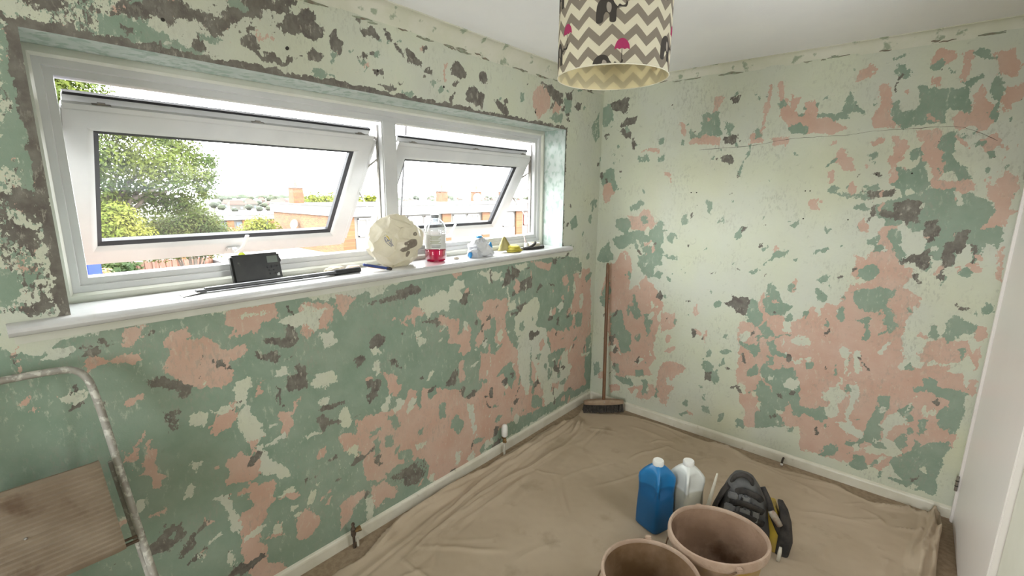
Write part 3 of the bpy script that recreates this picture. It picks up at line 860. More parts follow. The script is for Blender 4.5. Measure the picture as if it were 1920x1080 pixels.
m_chip = mottled('bare_coving_chip', (.20, .16, .12), (.27, .30, .22), 30., rough=.9)
def chips(parent, wall, n):
    for i in range(n):
        s = random.uniform(.02, .10); h = random.uniform(.004, .011); t = random.uniform(.05, .97)
        if wall == 0: c = Vector((.006, -t*2.9, H-.088+random.uniform(-.002, .012))); V, F = tube([c+Vector((0, k*s/4, random.uniform(-.003, .003))) for k in range(-2, 3)], [.001, h*.5, h*.6, h*.4, .001], 6, flat=((1, 0, 0), .0025))
        else: c = Vector((t*W, -.006, H-.058+random.uniform(-.002, .012))); V, F = tube([c+Vector((k*s/4, 0, random.uniform(-.003, .003))) for k in range(-2, 3)], [.001, h*.5, h*.6, h*.4, .001], 6, flat=((0, 1, 0), .0025))
        build('chip', V, F, m_chip, parent)
chips(tr1, 0, 34); chips(tr2, 1, 20)

# skirting boards
m_skirt = mottled('old_gloss_skirting', (.60, .57, .47), (.66, .63, .54), 9., rough=.38, bump=.15, bscale=30., c3=(.42, .37, .28), s3=24., lo3=.66, hi3=.75)
def skirting(name, a, b, inward, label):
    a, b, d = Vector(a), Vector(b), Vector(inward); V, F = [], []
    prof = [(0, 0), (.018, 0), (.018, .048), (.016, .055), (.011, .060), (.004, .063), (0, .063)]
    for p in (a, b):
        for x, z in prof: V.append(p+d*x+Vector((0, 0, z)))
    m_ = len(prof)
    for k in range(m_): F.append((k, (k+1) % m_, m_+(k+1) % m_, m_+k))
    F += [tuple(range(m_)), tuple(range(2*m_-1, m_-1, -1))]
    return build(name, V, F, m_skirt, kind='structure', label=label)
skirting('baseboard_left', (0, -L, 0), (0, 0, 0), (1, 0, 0), 'low cream skirting board below the window wall')
skirting('baseboard_back', (.018, 0, 0), (W, 0, 0), (0, -1, 0), 'low cream skirting board along the end wall')

# white door in the side wall
m_door = mottled('white_door_gloss', (.72, .68, .65), (.74, .70, .67), 2., rough=.35)
dr = thing('door_1', (W, -.5, 0), 'flush white door at the far end of the side wall', None, kind='structure')
build('door_leaf', *boxVF(W-.012, W, -1.02, -.055, .006, 2.02), m_door, dr, bevel=.003)
build('door_jamb', *boxVF(W-.022, W, -.055, -.02, 0, 2.05), m_door, dr, bevel=.004)
build('door_jamb', *boxVF(W-.022, W, -1.075, -1.025, 0, 2.05), m_door, dr, bevel=.004)
build('door_head', *boxVF(W-.022, W, -1.075, -.02, 2.05, 2.10), m_door, dr, bevel=.004)
m_steel = mottled('dull_steel', (.42, .40, .37), (.30, .28, .25), 30., rough=.35, metal=.8)
for z in (.22, 1.75):
    hg = build('hinge', *lathe([(0, -.04), (.006, -.04), (.006, .04), (0, .04)], (W-.026, -.056, z), 12), m_steel, dr)
    for k in (-.015, .012): build('knuckle_ring', *lathe([(.0068, k), (.0068, k+.005)], (W-.026, -.056, z), 12), m_hole, hg)

# ------------------------------------------------------------------ window
m_upvc = mottled('white_window_plastic', (.56, .56, .555), (.52, .52, .52), 5., rough=.28)
m_oldwood = mottled('cream_painted_timber', (.53, .53, .46), (.57, .57, .51), 6., rough=.4)
m_gasket = mat('black_rubber_gasket', (.02, .02, .025), .5)
def glass_mat():
    m = bpy.data.materials.new('window_glass'); m.use_nodes = True; n = NT(m); n.t.nodes.remove(n.b)
    tr = n.n('ShaderNodeBsdfTransparent'); tr.inputs[0].default_value = (.95, .965, .96, 1)
    gl = n.n('ShaderNodeBsdfGlossy'); gl.inputs['Roughness'].default_value = .02
    df = n.n('ShaderNodeBsdfTranslucent'); df.inputs[0].default_value = (.7, .72, .75, 1)
    lw = n.n('ShaderNodeLayerWeight'); lw.inputs[0].default_value = .5
    fr = n.math('ADD', n.math('MULTIPLY', n.math('POWER', lw.outputs['Facing'], 5.), .9), .025)
    m1 = n.n('ShaderNodeMixShader'); n.l(fr, m1.inputs[0]); n.l(tr.outputs[0], m1.inputs[1]); n.l(gl.outputs[0], m1.inputs[2])
    m2 = n.n('ShaderNodeMixShader'); m2.inputs[0].default_value = .003; n.l(m1.outputs[0], m2.inputs[1]); n.l(df.outputs[0], m2.inputs[2])
    n.l(m2.outputs[0], n.out.inputs[0]); return m
m_glass = glass_mat()
win = thing('window_1', (XF, (Y0+Y1)/2, ZS), 'wide white window with two open top-hung sashes', None, kind='structure')
def rect(y0, y1, z0, z1, x):
    return [(x, y0, z0), (x, y1, z0), (x, y1, z1), (x, y0, z1)], [(0, 1, 1), (0, -1, 1), (0, -1, -1), (0, 1, -1)]
c_, i_ = rect(Y0, Y1, ZS, ZT, XF)
build('outer_frame', *ringprof(c_, [(0, 0), (.012, .006), (.022, .006), (.030, -.004), (.030, -.06), (0, -.06)], i_, (1, 0, 0)), m_oldwood, win, smooth=True, angle=.5)
build('inner_frame', *ringprof(c_, [(.026, -.008), (.050, -.012), (.053, -.020), (.074, -.022), (.076, -.03), (.076, -.075), (.026, -.075)], i_, (1, 0, 0)), m_upvc, win, smooth=True, angle=.5)
MY0, MY1 = -1.745, -1.662
build('mullion', *boxVF(XF-.075, XF-.014, MY0, MY1, ZS+.07, ZT-.07), m_upvc, win, bevel=.006)
build('seal_gap', *boxVF(XF-.012, XF-.002, Y0+.001, Y1-.001, ZT-.0035, ZT-.0005), m_gasket, win)
# sill board with rounded nosing and horns
sv = []
prof = [(-.20, ZS-.035), (-.20, ZS), (.030, ZS), (.040, ZS-.003), (.047, ZS-.011), (.048, ZS-.020), (.043, ZS-.029), (.034, ZS-.034)]
m_sill = mottled('dusty_white_sill_gloss', (.54, .535, .54), (.60, .60, .605), 7., rough=.22, bump=.06, bscale=25., c3=(.50, .48, .45), s3=22., lo3=.62, hi3=.78)
V_, F_ = [], []
for y in (Y0, Y1):
    for x, z in prof: V_.append((x, y, z))
k_ = len(prof)
for k in range(k_): F_.append((k, (k+1) % k_, k_+(k+1) % k_, k_+k))
F_ += [tuple(range(k_)), tuple(range(2*k_-1, k_-1, -1))]
hp = [(.001, ZS-.034), (.001, ZS)]+prof[2:]
V2, F2 = [], []
for y0_, y1_ in ((Y0-.13, Y0), (Y1, Y1+.065)):
    b0 = len(V2)
    for y in (y0_, y1_):
        for x, z in hp: V2.append((x, y, z))
    k2 = len(hp)
    for k in range(k2): F2.append((b0+k, b0+(k+1) % k2, b0+k2+(k+1) % k2, b0+k2+k))
    F2 += [tuple(range(b0, b0+k2)), tuple(range(b0+2*k2-1, b0+k2-1, -1))]
sill = build('sill', *join((V_, F_), (V2, F2)), m_sill, win, smooth=True, angle=.6)
# cream filler strip under the nosing
build('sill_apron', *boxVF(.001, .008, Y0-.12, Y1+.05, ZS-.062, ZS-.030), m_oldwood, win, bevel=.002)

# two unseen windows, side and rear, added to brighten the room
w2 = thing('added_window_side', (W+.05, (RY0+RY1)/2, RZ0), 'plain white window added out of view in the side wall for fill light', None, kind='structure')
c2_, i2_ = rect(RY0, RY1, RZ0, RZ1, W+.03)
build('outer_frame', *ringprof(c2_, [(0, 0), (.05, 0), (.05, .06), (0, .06)], i2_, (1, 0, 0)), m_upvc, w2)
build('mullion', *boxVF(W+.03, W+.09, (RY0+RY1)/2-.03, (RY0+RY1)/2+.03, RZ0+.05, RZ1-.05), m_upvc, w2)
for a_, b_ in ((RY0+.05, (RY0+RY1)/2-.03), ((RY0+RY1)/2+.03, RY1-.05)): build('glass_pane', *boxVF(W+.055, W+.061, a_, b_, RZ0+.05, RZ1-.05), m_glass, w2)
w3 = thing('added_window_rear', ((QX0+QX1)/2, -L-.05, QZ0), 'plain white window added out of view in the rear wall for fill light', None, kind='structure')
cq = [(QX0, -L-.03, QZ0), (QX1, -L-.03, QZ0), (QX1, -L-.03, QZ1), (QX0, -L-.03, QZ1)]
build('outer_frame', *ringprof(cq, [(0, 0), (.05, 0), (.05, -.06), (0, -.06)], [(1, 0, 1), (-1, 0, 1), (-1, 0, -1), (1, 0, -1)], (0, 1, 0)), m_upvc, w3)
build('glass_pane', *boxVF(QX0+.05, QX1-.05, -L-.063, -L-.057, QZ0+.05, QZ1-.05), m_glass, w3)
def sash(y0, y1, ztop, xtop, h, ang, label):
    s, c = math.sin(ang), math.cos(ang)
    dn = Vector((-s, 0, -c)); nr = Vector((c, 0, -s))        # down the sash, and its room-side normal
    P = lambda y, t, d: Vector((xtop, y, ztop))+dn*t+nr*d
    cor = [P(y0, h, 0), P(y1, h, 0), P(y1, 0, 0), P(y0, 0, 0)]
    inw = [Vector((0, 1, 0))-dn, Vector((0, -1, 0))-dn, Vector((0, -1, 0))+dn, Vector((0, 1, 0))+dn]
    so = build('sash', *ringprof(cor, [(0, -.002), (.003, 0), (.058, 0), (.066, -.003), (.078, -.016), (.079, -.05), (.006, -.055), (.006, -.018), (0, -.016)], inw, nr), m_upvc, win, smooth=True, angle=.5, label=label)
    build('gasket', *ringprof(cor, [(.077, -.016), (.084, -.020), (.093, -.026), (.093, -.046), (.077, -.048)], inw, nr), m_gasket, so)
    build('edge_seal', *join(obox(P((y0+y1)/2, -.032, -.044), (0, (y1-y0)/2-.012, 0), dn*.0045, nr*.008), obox(P(y1+.003, h/2, -.03), (0, .003, 0), dn*(h/2-.02), nr*.004)), m_gasket, so)
    # stepped outer lip on the sash head and side, seen now that it stands open
    build('head_lip', *join(obox(P((y0+y1)/2, -.008, -.010), (0, (y1-y0)/2-.004, 0), dn*.009, nr*.008), obox(P((y0+y1)/2, -.014, -.044), (0, (y1-y0)/2-.01, 0), dn*.014, nr*.006)), m_upvc, so)
    build('side_lip', *join(obox(P(y1+.008, h/2, -.012), (0, .008, 0), dn*(h/2-.005), nr*.006), obox(P(y1+.024, h/2, -.056), (0, .030, 0), dn*(h/2-.005), nr*.005), obox(P(y1+.030, h/2, -.050), (0, .006, 0), dn*(h/2-.005), nr*.003), obox(P(y1+.048, h/2, -.050), (0, .005, 0), dn*(h/2-.005), nr*.003)), m_upvc, so)
    build('glass_pane', *obox(P((y0+y1)/2, h/2, -.036), (0, (y1-y0)/2-.080, 0), dn*(h/2-.080), nr*.002), m_glass, so)
    # lever handle on the bottom rail
    ym = (y0+y1)/2
    hb = join(obox(P(ym, h-.035, .006), (0, .030, 0), dn*.011, nr*.006), obox(P(ym, h-.035, .018), (0, .010, 0), dn*.012, nr*.012))
    build('handle', *hb, m_upvc, so, bevel=.003)
    build('handle_lever', *tube(smoothpath([P(ym, h-.030, .028), P(ym+.012, h-.045, .034), P(ym+.026, h-.075, .040), P(ym+.030, h-.14, .046)], 5), .0055, 10, flat=((0, 1, 0), .009)), m_upvc, so)
    build('key_screw', *lathe([(0, 0), (.004, 0), (.004, .003), (0, .003)], P(ym+.004, h-.026, .026), 10), m_steel, so)
    for f in (.09, .52, .93):
        y = y0+(y1-y0)*f
        build('keep_plate', *obox(P(y, -.017, -.012), (0, .024, 0), dn*.002, nr*.005), m_steel, so)
        build('keep_plate', *obox(P(y, -.020, -.012), (0, .010, 0), dn*.004, nr*.004), m_steel, so)
    # friction stays each side
    for y, sd in ((y0-.012, -1), (y1+.016, 1)):
        a = P(y, .30, -.04); b = Vector((XF-.055, y+.004*sd, ZS+.17))
        c2 = Vector((XF-.055, y+.004*sd, ztop-.09)); d2 = P(y, .02, -.045)
        build('friction_stay', *join(tube([a, b], .006, 6, flat=((0, 1, 0), .003)), tube([d2, Vector((XF-.055, y, ztop+.015))], .006, 6, flat=((0, 1, 0), .003)), tube([P(y, .20, -.04), c2], .006, 6, flat=((0, 1, 0), .003)),
                                      obox(Vector((XF-.055, y+.009*sd, (ZS+ZT)/2)), (.007, 0, 0), (0, .0018, 0), (0, 0, (ZT-ZS)/2-.09)), obox(P(y, .17, -.04), (0, .0018, 0), dn*.15, nr*.006)), m_steel, so)
    return so
sash(-2.878, -1.776, 1.872, -.205, .645, math.radians(34.5), 'large left-hand sash tilted open at the bottom')
sash(-1.640, -.572, 1.858, -.205, .610, math.radians(30.5), 'right-hand sash tilted open at the bottom')
# ------------------------------------------------------------------ dust sheet on the floor
def seg_dist(X, Y, pts):
    d = np.full(X.shape, 1e9); s = np.zeros(X.shape); acc = 0.
    for a, b in zip(pts[:-1], pts[1:]):
        a, b = np.array(a[:2]), np.array(b[:2]); e = b-a
        t = np.clip(((X-a[0])*e[0]+(Y-a[1])*e[1])/(e@e+1e-12), 0, 1)
        q = np.hypot(X-a[0]-t*e[0], Y-a[1]-t*e[1]); s = np.where(q < d, acc+t*np.hypot(*e), s); acc += np.hypot(*e); d = np.minimum(d, q)
    return d, s/max(acc, 1e-6)
edge = [(.07, -.20), (.10, -.33), (.115, -.46), (.075, -.62), (.068, -.85), (.07, -1.10), (.065, -1.35), (.058, -1.62), (.06, -1.88), (.09, -2.05), (.135, -2.17), (.13, -2.32), (.30, -2.50), (.55, -2.70), (.55, -3.30),
        (.60, -3.5), (1.2, -3.55), (1.8, -3.4), (2.02, -3.0), (2.05, -2.2), (2.08, -1.4), (2.095, -.85), (2.105, -.56), (2.125, -.20), (2.12, -.11), (2.07, -.075), (1.98, -.065), (1.86, -.125), (1.72, -.095), (1.60, -.085),
        (1.51, -.088), (1.40, -.112), (1.285, -.132), (1.20, -.085), (1.12, -.055), (.975, -.078), (.80, -.070), (.60, -.060), (.48, -.065), (.40, -.075), (.30, -.13), (.22, -.20), (.15, -.22)]
edge = [tuple(p) for p in [(v.x, v.y) for v in smoothpath([(x, y, 0) for x, y in edge], 4, True)]]
px2f = lambda s: [tuple(at(*map(float, q.split(',')), 2, 0.)[:2]) for q in s.split()]
folds = [  # (fold line on the floor, height, width)
    (px2f('1085,780 1010,828 940,872 860,912 770,968 700,1030'), .020, .018),
    (px2f('1098,770 1060,805 1000,845 940,885 870,935 790,1000'), .014, .014),
    (px2f('1108,790 1070,830 1010,868 960,895 900,930 860,960 780,1045'), .010, .011),
    (px2f('1060,800 1000,838 950,868 905,897'), .010, .008),
    (px2f('870,915 800,952 740,990 690,1050'), .013, .012),
    (px2f('930,920 860,965 800,1010 750,1060'), .007, .010),
    (px2f('1010,880 960,915 905,950 850,1000'), .005, .009),
    (px2f('1078,760 1092,775 1085,800 1070,815'), .030, .016),
    (px2f('1095,763 1100,785 1090,805'), .022, .010),
    (px2f('1330,835 1322,860 1310,885'), .007, .007),
    (px2f('1372,843 1420,872 1470,893 1530,905 1600,925'), .010, .010),
    (px2f('1385,860 1440,885 1500,910 1560,940'), .006, .010),
    (px2f('1330,832 1372,843'), .012, .008),
    (px2f('1180,800 1230,815 1270,835'), .004, .009),
    (px2f('1200,790 1260,812 1290,830'), .003, .007),
    (px2f('1500,960 1560,970 1640,985'), .005, .010),
    (px2f('1680,992 1730,998'), .010, .006),
    (px2f('1600,975 1660,978'), .007, .008),
    (px2f('1745,965 1742,990 1735,1020 1722,1080'), .040, .017),
    (px2f('1755,975 1757,1000 1755,1030 1752,1080'), .034, .015),
    (px2f('1740,985 1750,1010 1740,1050 1715,1100'), .024, .014),
    (px2f('1715,952 1740,965 1752,985'), .030, .016),
    (px2f('1640,948 1690,955 1720,952'), .016, .010),
    (px2f('1540,1020 1545,1050'), .006, .008),
    (px2f('1670,1050 1655,1085'), .007, .008),
    (px2f('1300,1005 1200,1010 1140,1040 1100,1075'), .003, .012),
    (px2f('960,1060 1010,1030 1060,1015'), .003, .010),
]
st = .0085
xs = np.arange(.02, 2.16, st); ys = np.arange(-3.6, -.03, st); X, Y = np.meshgrid(xs, ys, indexing='ij'); E_ = np.array(edge)
ins = np.zeros(X.shape, bool); dmin = np.full(X.shape, 1e9); NX, NY = X.copy(), Y.copy()
for i in range(len(E_)):
    a, b = E_[i], E_[(i+1) % len(E_)]; e = b-a
    t = np.clip(((X-a[0])*e[0]+(Y-a[1])*e[1])/(e@e+1e-12), 0, 1); qx, qy = a[0]+t*e[0], a[1]+t*e[1]; q = np.hypot(X-qx, Y-qy)
    k = q < dmin; NX = np.where(k, qx, NX); NY = np.where(k, qy, NY); dmin = np.minimum(dmin, q)
    c = (a[1] > Y) != (b[1] > Y); ins ^= c & (X < a[0]+(Y-a[1])*(b[0]-a[0])/(b[1]-a[1]+1e-12))
Xf, Yf = np.where(ins, X, NX), np.where(ins, Y, NY)
wx, wy = Xf+.02*vnoise(Xf*9, Yf*9, 31), Yf+.02*vnoise(Xf*9, Yf*9, 32)
Z = np.full(X.shape, .0045)
for pts, hgt, wd in folds:
    d, s = seg_dist(wx, wy, pts); taper = np.clip(np.minimum(s, 1-s)*5+.15, 0, 1)
    Z += 1.5*hgt*taper*(np.exp(-np.abs(d/(wd*.8))**1.5)+.35*np.exp(-((d-wd*1.9)/(wd*.6))**2))
dl = np.clip(1-(Xf-.05)/.45, 0, 1)*np.clip(-Yf*3, 0, 1)             # gathered towards the window wall
Z += dl*(.013*np.abs(vnoise(Xf*26+Yf*3, Yf*2.2, 41))*2+.007*vnoise(Xf*50+Yf*5, Yf*4, 42))
Z += .0016*vnoise(Xf*30, Yf*30, 44)+.004*vnoise(Xf*5, Yf*5, 48)
rc_ = random.Random(77)
for _ in range(70):                                                  # stray creases
    cx, cy_ = rc_.uniform(.3, 2.0), rc_.uniform(-3.2, -.2); an = rc_.choice([.9, 1.2, 2.3, .3])+rc_.uniform(-.25, .25); ln = rc_.uniform(.06, .28)
    d, s = seg_dist(wx, wy, [(cx-ln*math.cos(an), cy_-ln*math.sin(an)), (cx+rc_.uniform(-.03, .03), cy_+rc_.uniform(-.03, .03)), (cx+ln*math.cos(an), cy_+ln*math.sin(an))])
    Z += rc_.uniform(.002, .0065)*np.clip(np.minimum(s, 1-s)*4, 0, 1)*np.exp(-(d/rc_.uniform(.006, .014))**2)
dd = np.where(ins, dmin, 0)
Z += .007*np.exp(-((dd-.006)/.008)**2)*(.6+vnoise(Xf*12, Yf*12, 45))   # hem
for fx, fy, fr in ((1.03, -1.08, .13), (1.13, -.96, .12), (1.385, -1.30, .20), (1.27, -1.65, .20), (1.37, -.86, .20), (.215, -.16, .27)):  # pressed flat under what stands on it
    f = np.clip((np.hypot(Xf-fx, Yf-fy)-fr*.75)/(fr*.4), 0, 1); Z = .004+(Z-.004)*f
Z = np.maximum(Z, .003); Z = np.where(ins, Z, .0015)
keep = ins.copy()
idx = -np.ones(X.shape, int); F = []
q4 = ins[:-1, :-1] | ins[1:, :-1] | ins[:-1, 1:] | ins[1:, 1:]
used = np.zeros(X.shape, bool)
for di in (0, 1):
    for dj in (0, 1): used[di:X.shape[0]-1+di, dj:X.shape[1]-1+dj] |= q4
idx[used] = np.arange(used.sum())
I, J = np.where(q4); F = np.stack([idx[I, J], idx[I+1, J], idx[I+1, J+1], idx[I, J+1]], 1)
m_sheet = mottled('beige_cotton_dust_sheet', (.43, .345, .255), (.475, .385, .29), 2.2, rough=.95, bump=.12, bscale=500., detail=5., c3=(.35, .28, .20), s3=6., lo3=.58, hi3=.75, spec=.1)
sh = build('dust_sheet', np.stack([Xf[used], Yf[used], Z[used]], 1).tolist(), F.tolist(), m_sheet, smooth=True, recalc=False,
           label='crumpled beige cotton dust sheet spread over the floor', cat='dust sheet')

# ------------------------------------------------------------------ pendant lamp
LC = Vector((1.131, -1.892, 1.945)); LR, LH = .15, .27
lamp = thing('pendant_lamp', (LC.x, LC.y, H), 'drum-shaded pendant lamp printed with grey zigzags, elephants and pink umbrellas', 'lamp')
def shade_mat(name, strength, transl, base, tint):
    m = mat(name, base, .9, spec=.1); n = NT(m)
    tc = n.n('ShaderNodeTexCoord'); sp = n.n('ShaderNodeSeparateXYZ'); n.l(tc.outputs['Object'], sp.inputs[0])
    th = n.math('ARCTAN2', sp.outputs[1], sp.outputs[0])
    t = n.math('FRACT', n.math('MULTIPLY', n.math('ADD', th, 3.25), 16/(2*math.pi)))
    tri = n.math('ABSOLUTE', n.math('SUBTRACT', t, .5))
    zz = n.math('ADD', n.math('MULTIPLY', sp.outputs[2], 1/.0455), n.math('MULTIPLY', tri, 1.15))
    band = n.math('GREATER_THAN', n.math('FRACT', n.math('ADD', zz, 40.)), .5)
    col = n.mix(n.math('MULTIPLY', band, strength), base, tint)
    n.col(col)
    tl = n.n('ShaderNodeBsdfTranslucent'); n.l(col, tl.inputs[0]); mx = n.n('ShaderNodeMixShader'); mx.inputs[0].default_value = transl
    n.l(n.b.outputs[0], mx.inputs[1]); n.l(tl.outputs[0], mx.inputs[2]); n.l(mx.outputs[0], n.out.inputs[0])
    return m
m_shade = shade_mat('zigzag_shade_fabric', 1., .45, (.84, .81, .70), (.35, .31, .27))
m_lining = shade_mat('shade_lining', .26, .55, (.92, .85, .62), (.55, .52, .37))  # zigzag lit through the fabric, painted faintly into the lining colour
so = build('lamp_shade', *lathe([(LR, 0), (LR, LH)], LC, 72), m_shade, lamp, smooth=True)
build('shade_lining', *lathe([(LR-.0015, .0), (LR-.0015, LH)], LC, 72), m_lining, so, smooth=True)
m_hem = mat('cream_hem_tape', (.74, .70, .58), .8)
for z in (0, LH): build('hem_ring', *tube([LC+Vector((LR*math.cos(a), LR*math.sin(a), z)) for a in np.linspace(0, 2*math.pi, 72, endpoint=False)], .0015, 6, True), m_hem, so, smooth=True)
m_wire = mottled('white_shade_wire', (.6, .6, .58), (.5, .5, .48), 20., rough=.4)
spk = [tube([LC+Vector((.018*math.cos(a), .018*math.sin(a), LH-.03)), LC+Vector((LR*math.cos(a), LR*math.sin(a), LH-.002))], .0015, 6) for a in (0.4, 2.5, 4.6)]
build('shade_carrier', *join(*spk, tube([LC+Vector((.02*math.cos(a), .02*math.sin(a), LH-.03)) for a in np.linspace(0, 6.28, 20, endpoint=False)], .002, 6, True)), m_wire, lamp)
m_white = mottled('white_plastic', (.72, .71, .68), (.68, .67, .64), 12., rough=.35)
build('lamp_holder', *lathe([(0, LH-.075), (.017, LH-.075), (.017, LH-.02), (.011, LH+.01), (0, LH+.012)], LC, 20), m_white, lamp, smooth=True, angle=.6)
m_bulb = mat('frosted_bulb_glass', (.8, .8, .78), .3)
build('bulb', *lathe([(0, LH-.19), (.018, LH-.186), (.03, LH-.165), (.03, LH-.14), (.02, LH-.105), (.013, LH-.075), (0, LH-.075)], LC, 24), m_bulb, lamp, smooth=True)
build('cord', *tube([LC+Vector((0, 0, LH+.01)), Vector((LC.x, LC.y, H-.03))], .0035, 8), m_white, lamp)
build('ceiling_rose', *lathe([(.0, H-LC.z-.035), (.012, H-LC.z-.035), (.03, H-LC.z-.022), (.042, H-LC.z-.012), (.044, H-LC.z), (0, H-LC.z)], LC, 28), m_white, lamp, smooth=True, angle=.6)
camang = math.atan2(CAM[1]-LC.y, CAM[0]-LC.x)
def printed(outline, th0, z0, s, m, name, off=.0005, flip=1):
    tri = tessellate_polygon([[Vector((x, y, 0)) for x, y in outline]]); T3 = [[Vector((*outline[i], 0)) for i in t] for t in tri]
    for _ in range(2):
        nt = []
        for a, b, c in T3:
            ab, bc, ca = (a+b)/2, (b+c)/2, (c+a)/2; nt += [[a, ab, ca], [ab, b, bc], [ca, bc, c], [ab, bc, ca]]
        T3 = nt
    V, F = [], []
    def mp(p, rr):
        th = th0+flip*p.x*s/LR; z = min(max(z0+p.y*s, .0022), LH-.0022)
        return LC+Vector(((LR+rr)*math.cos(th), (LR+rr)*math.sin(th), z))
    for t in T3:
        if all(z0+p.y*s <= .0022 for p in t) or all(z0+p.y*s >= LH-.0022 for p in t): continue
        k = len(V); V += [mp(p, off) for p in t]; F.append((k, k+1, k+2))
    if F: build(name, V, F, m, so)
m_ele = mat('charcoal_print', (.05, .042, .036), .9); m_umb = mat('pink_print', (.36, .03, .11), .9); m_ear = mat('grey_ear_print', (.33, .29, .25), .9)
ELE = [(-.5, -.62), (-.52, 0), (-.45, .3), (-.25, .5), (0, .56), (.25, .48), (.42, .22), (.6, .05), (.85, .0), (1.02, .06), (1.08, .26), (1.0, .28), (.95, .16), (.8, .12), (.64, .18), (.52, -.1), (.5, -.62), (.2, -.62), (.16, -.3), (0, -.16), (-.12, -.3), (-.18, -.62)]
EAR = [(.05, .3), (.22, .22), (.26, -.02), (.18, -.2), (.06, -.12), (0, .1)]
UMB = [(.62, .78), (.66, 1.02), (.78, 1.22), (1.0, 1.32), (1.22, 1.22), (1.36, 1.02), (1.4, .78), (1.27, .83), (1.14, .78), (1.0, .83), (.87, .78), (.75, .83)]
sm2 = lambda o: [(v.x, v.y) for v in smoothpath([(x, y, 0) for x, y in o], 4, True)]
ELE, EAR = sm2(ELE), sm2(EAR); UMB = sm2(UMB)
POLE = [(.985, .25), (1.015, .25), (1.015, .82), (.985, .82)]
for th, z0 in [(a, z) for j, z in enumerate((-.004, .052, .125, .19)) for a in {0: (-10, 110, 230), 1: (60, 180, 290), 2: (-8-0, 112, 232), 3: (50, 170, 290)}[j]]:
    t0 = camang+math.radians(th); s = .047
    printed(ELE, t0, z0, s, m_ele, 'elephant_print'); printed(EAR, t0, z0, s, m_ear, 'ear_print', .0010)
    printed(UMB, t0, z0, s, m_umb, 'umbrella_print', .0007); printed(POLE, t0, z0, s, m_ele, 'umbrella_pole_print', .0007)

# ------------------------------------------------------------------ broom in the corner
m_wood = mottled('worn_broom_wood', (.17, .085, .04), (.13, .062, .03), 6., rough=.5, stretch=(8, 8, .6))
m_head = mottled('dusty_broom_stock', (.30, .22, .15), (.24, .165, .11), 14., rough=.8)
m_brist = mottled('dark_bristle', (.03, .026, .022), (.07, .06, .05), 60., rough=.8)
bc = Vector((.218, -.163, .010)); bd = Vector((.72, .694, 0)).normalized(); bn = Vector((.694, -.72, 0)).normalized()
br = thing('broom', bc, 'wooden broom with dark bristles standing in the corner', 'broom')
hd = []
V, F = [], []
for i, t in enumerate(np.linspace(-1, 1, 15)):
    e = 1-abs(t)**6*.35; top = .102-.010*abs(t)**2; lo = .066+.004*abs(t)
    for sx, z in ((-.026*e, lo), (.026*e, lo), (.027*e, lo+.016), (.016*e, top), (-.016*e, top), (-.027*e, lo+.016)):
        V.append(bc+bd*(t*.150)+bn*sx+Vector((0, 0, z-.004)))
for i in range(14):
    for k in range(6): F.append((i*6+k, i*6+(k+1) % 6, (i+1)*6+(k+1) % 6, (i+1)*6+k))
F += [tuple(range(5, -1, -1)), tuple(14*6+k for k in range(6))]
build('broom_head', V, F, m_head, br, smooth=True, angle=.6)
vf = []
for i in range(46):
    for j in range(5):
        t = -.143+.286*(i+random.uniform(-.3, .3))/45; s_ = -.018+.009*j
        a = bc+bd*t+bn*s_+Vector((0, 0, .064)); b = bc+bd*(t*1.05+random.uniform(-.004, .004))+bn*(s_*1.25+random.uniform(-.003, .003))+Vector((0, 0, .001))
        vf.append(tube([a, b], [.0022, .0034], 4))
build('bristles', *join(*vf), m_brist, br, kind='stuff')
ht = Vector((.142, -.068, 1.13)); hb = bc+Vector((.0, .0, .095))
build('handle', *tube([hb+(ht-hb)*t for t in (0, .02, .5, .985, 1)], [.0115, .0125, .0122, .012, .008], 16), m_wood, br, smooth=True, angle=.8)
build('handle_screw', *blob(bc+bn*.024+Vector((0, 0, .085)), (.004, .004, .004), 2), m_steel, br)

# ------------------------------------------------------------------ plastic jugs
def jug(name, c, rz, h, hw, m, label, capm, ridge):
    secs = []; cz = [(0, .88), (.008, .96), (.02, 1.0), (.2, 1.0), (.42, .97), (.52, .95), (.6, .96), (.66, .98), (.72, 1.0), (.77, .98), (.81, .88), (.85, .75), (.89, .58), (.915, .44), (.93, .34), (.95, .30)]
    zz = []
    for a, b in zip(cz[:-1], cz[1:]):
        for t in (0, .34, .67): zz.append((a[0]+(b[0]-a[0])*t, a[1]+(b[1]-a[1])*t))
    zz.append(cz[-1]); n = 56
    V, F = [], []
    for zf, sc in zz:
        p = 5.5-2.6*max(0, (zf-.78)/.17)
        for k in range(n):
            a = 2*math.pi*k/n; cc, ss = math.cos(a), math.sin(a)
            v = Vector((hw*sc*math.copysign(abs(cc)**(2/p), cc), hw*sc*math.copysign(abs(ss)**(2/p), ss), zf*h))
            for sd in (-1, 1):                      # finger recesses either side of the moulded grip
                da = (a-ridge-sd*.62+math.pi) % (2*math.pi)-math.pi
                g = math.exp(-(da/.34)**4-((zf-.70)/.15)**4)
                v.x *= 1-.34*g; v.y *= 1-.34*g
            V.append(v)
    m_ = len(zz)
    for i in range(m_-1):
        for k in range(n): F.append((i*n+k, i*n+(k+1) % n, (i+1)*n+(k+1) % n, (i+1)*n+k))
    F += [tuple(range(n-1, -1, -1)), tuple((m_-1)*n+k for k in range(n))]
    t = thing(name, c, label, 'bottle')
    build('bottle_body', *xform((V, F), c, rz), m, t, smooth=True, angle=.9)
    cap = lathe([(0, .93*h), (.026, .93*h), (.0265, .945*h), (.0265, .985*h), (.024, h), (0, h)], (0, 0, 0), 40, warp=lambda x, y, z, a: (x*(1+.02*math.cos(20*a)), y*(1+.02*math.cos(20*a))))
    build('cap', *xform(cap, c, rz), capm, t, smooth=True, angle=.6)
    return t
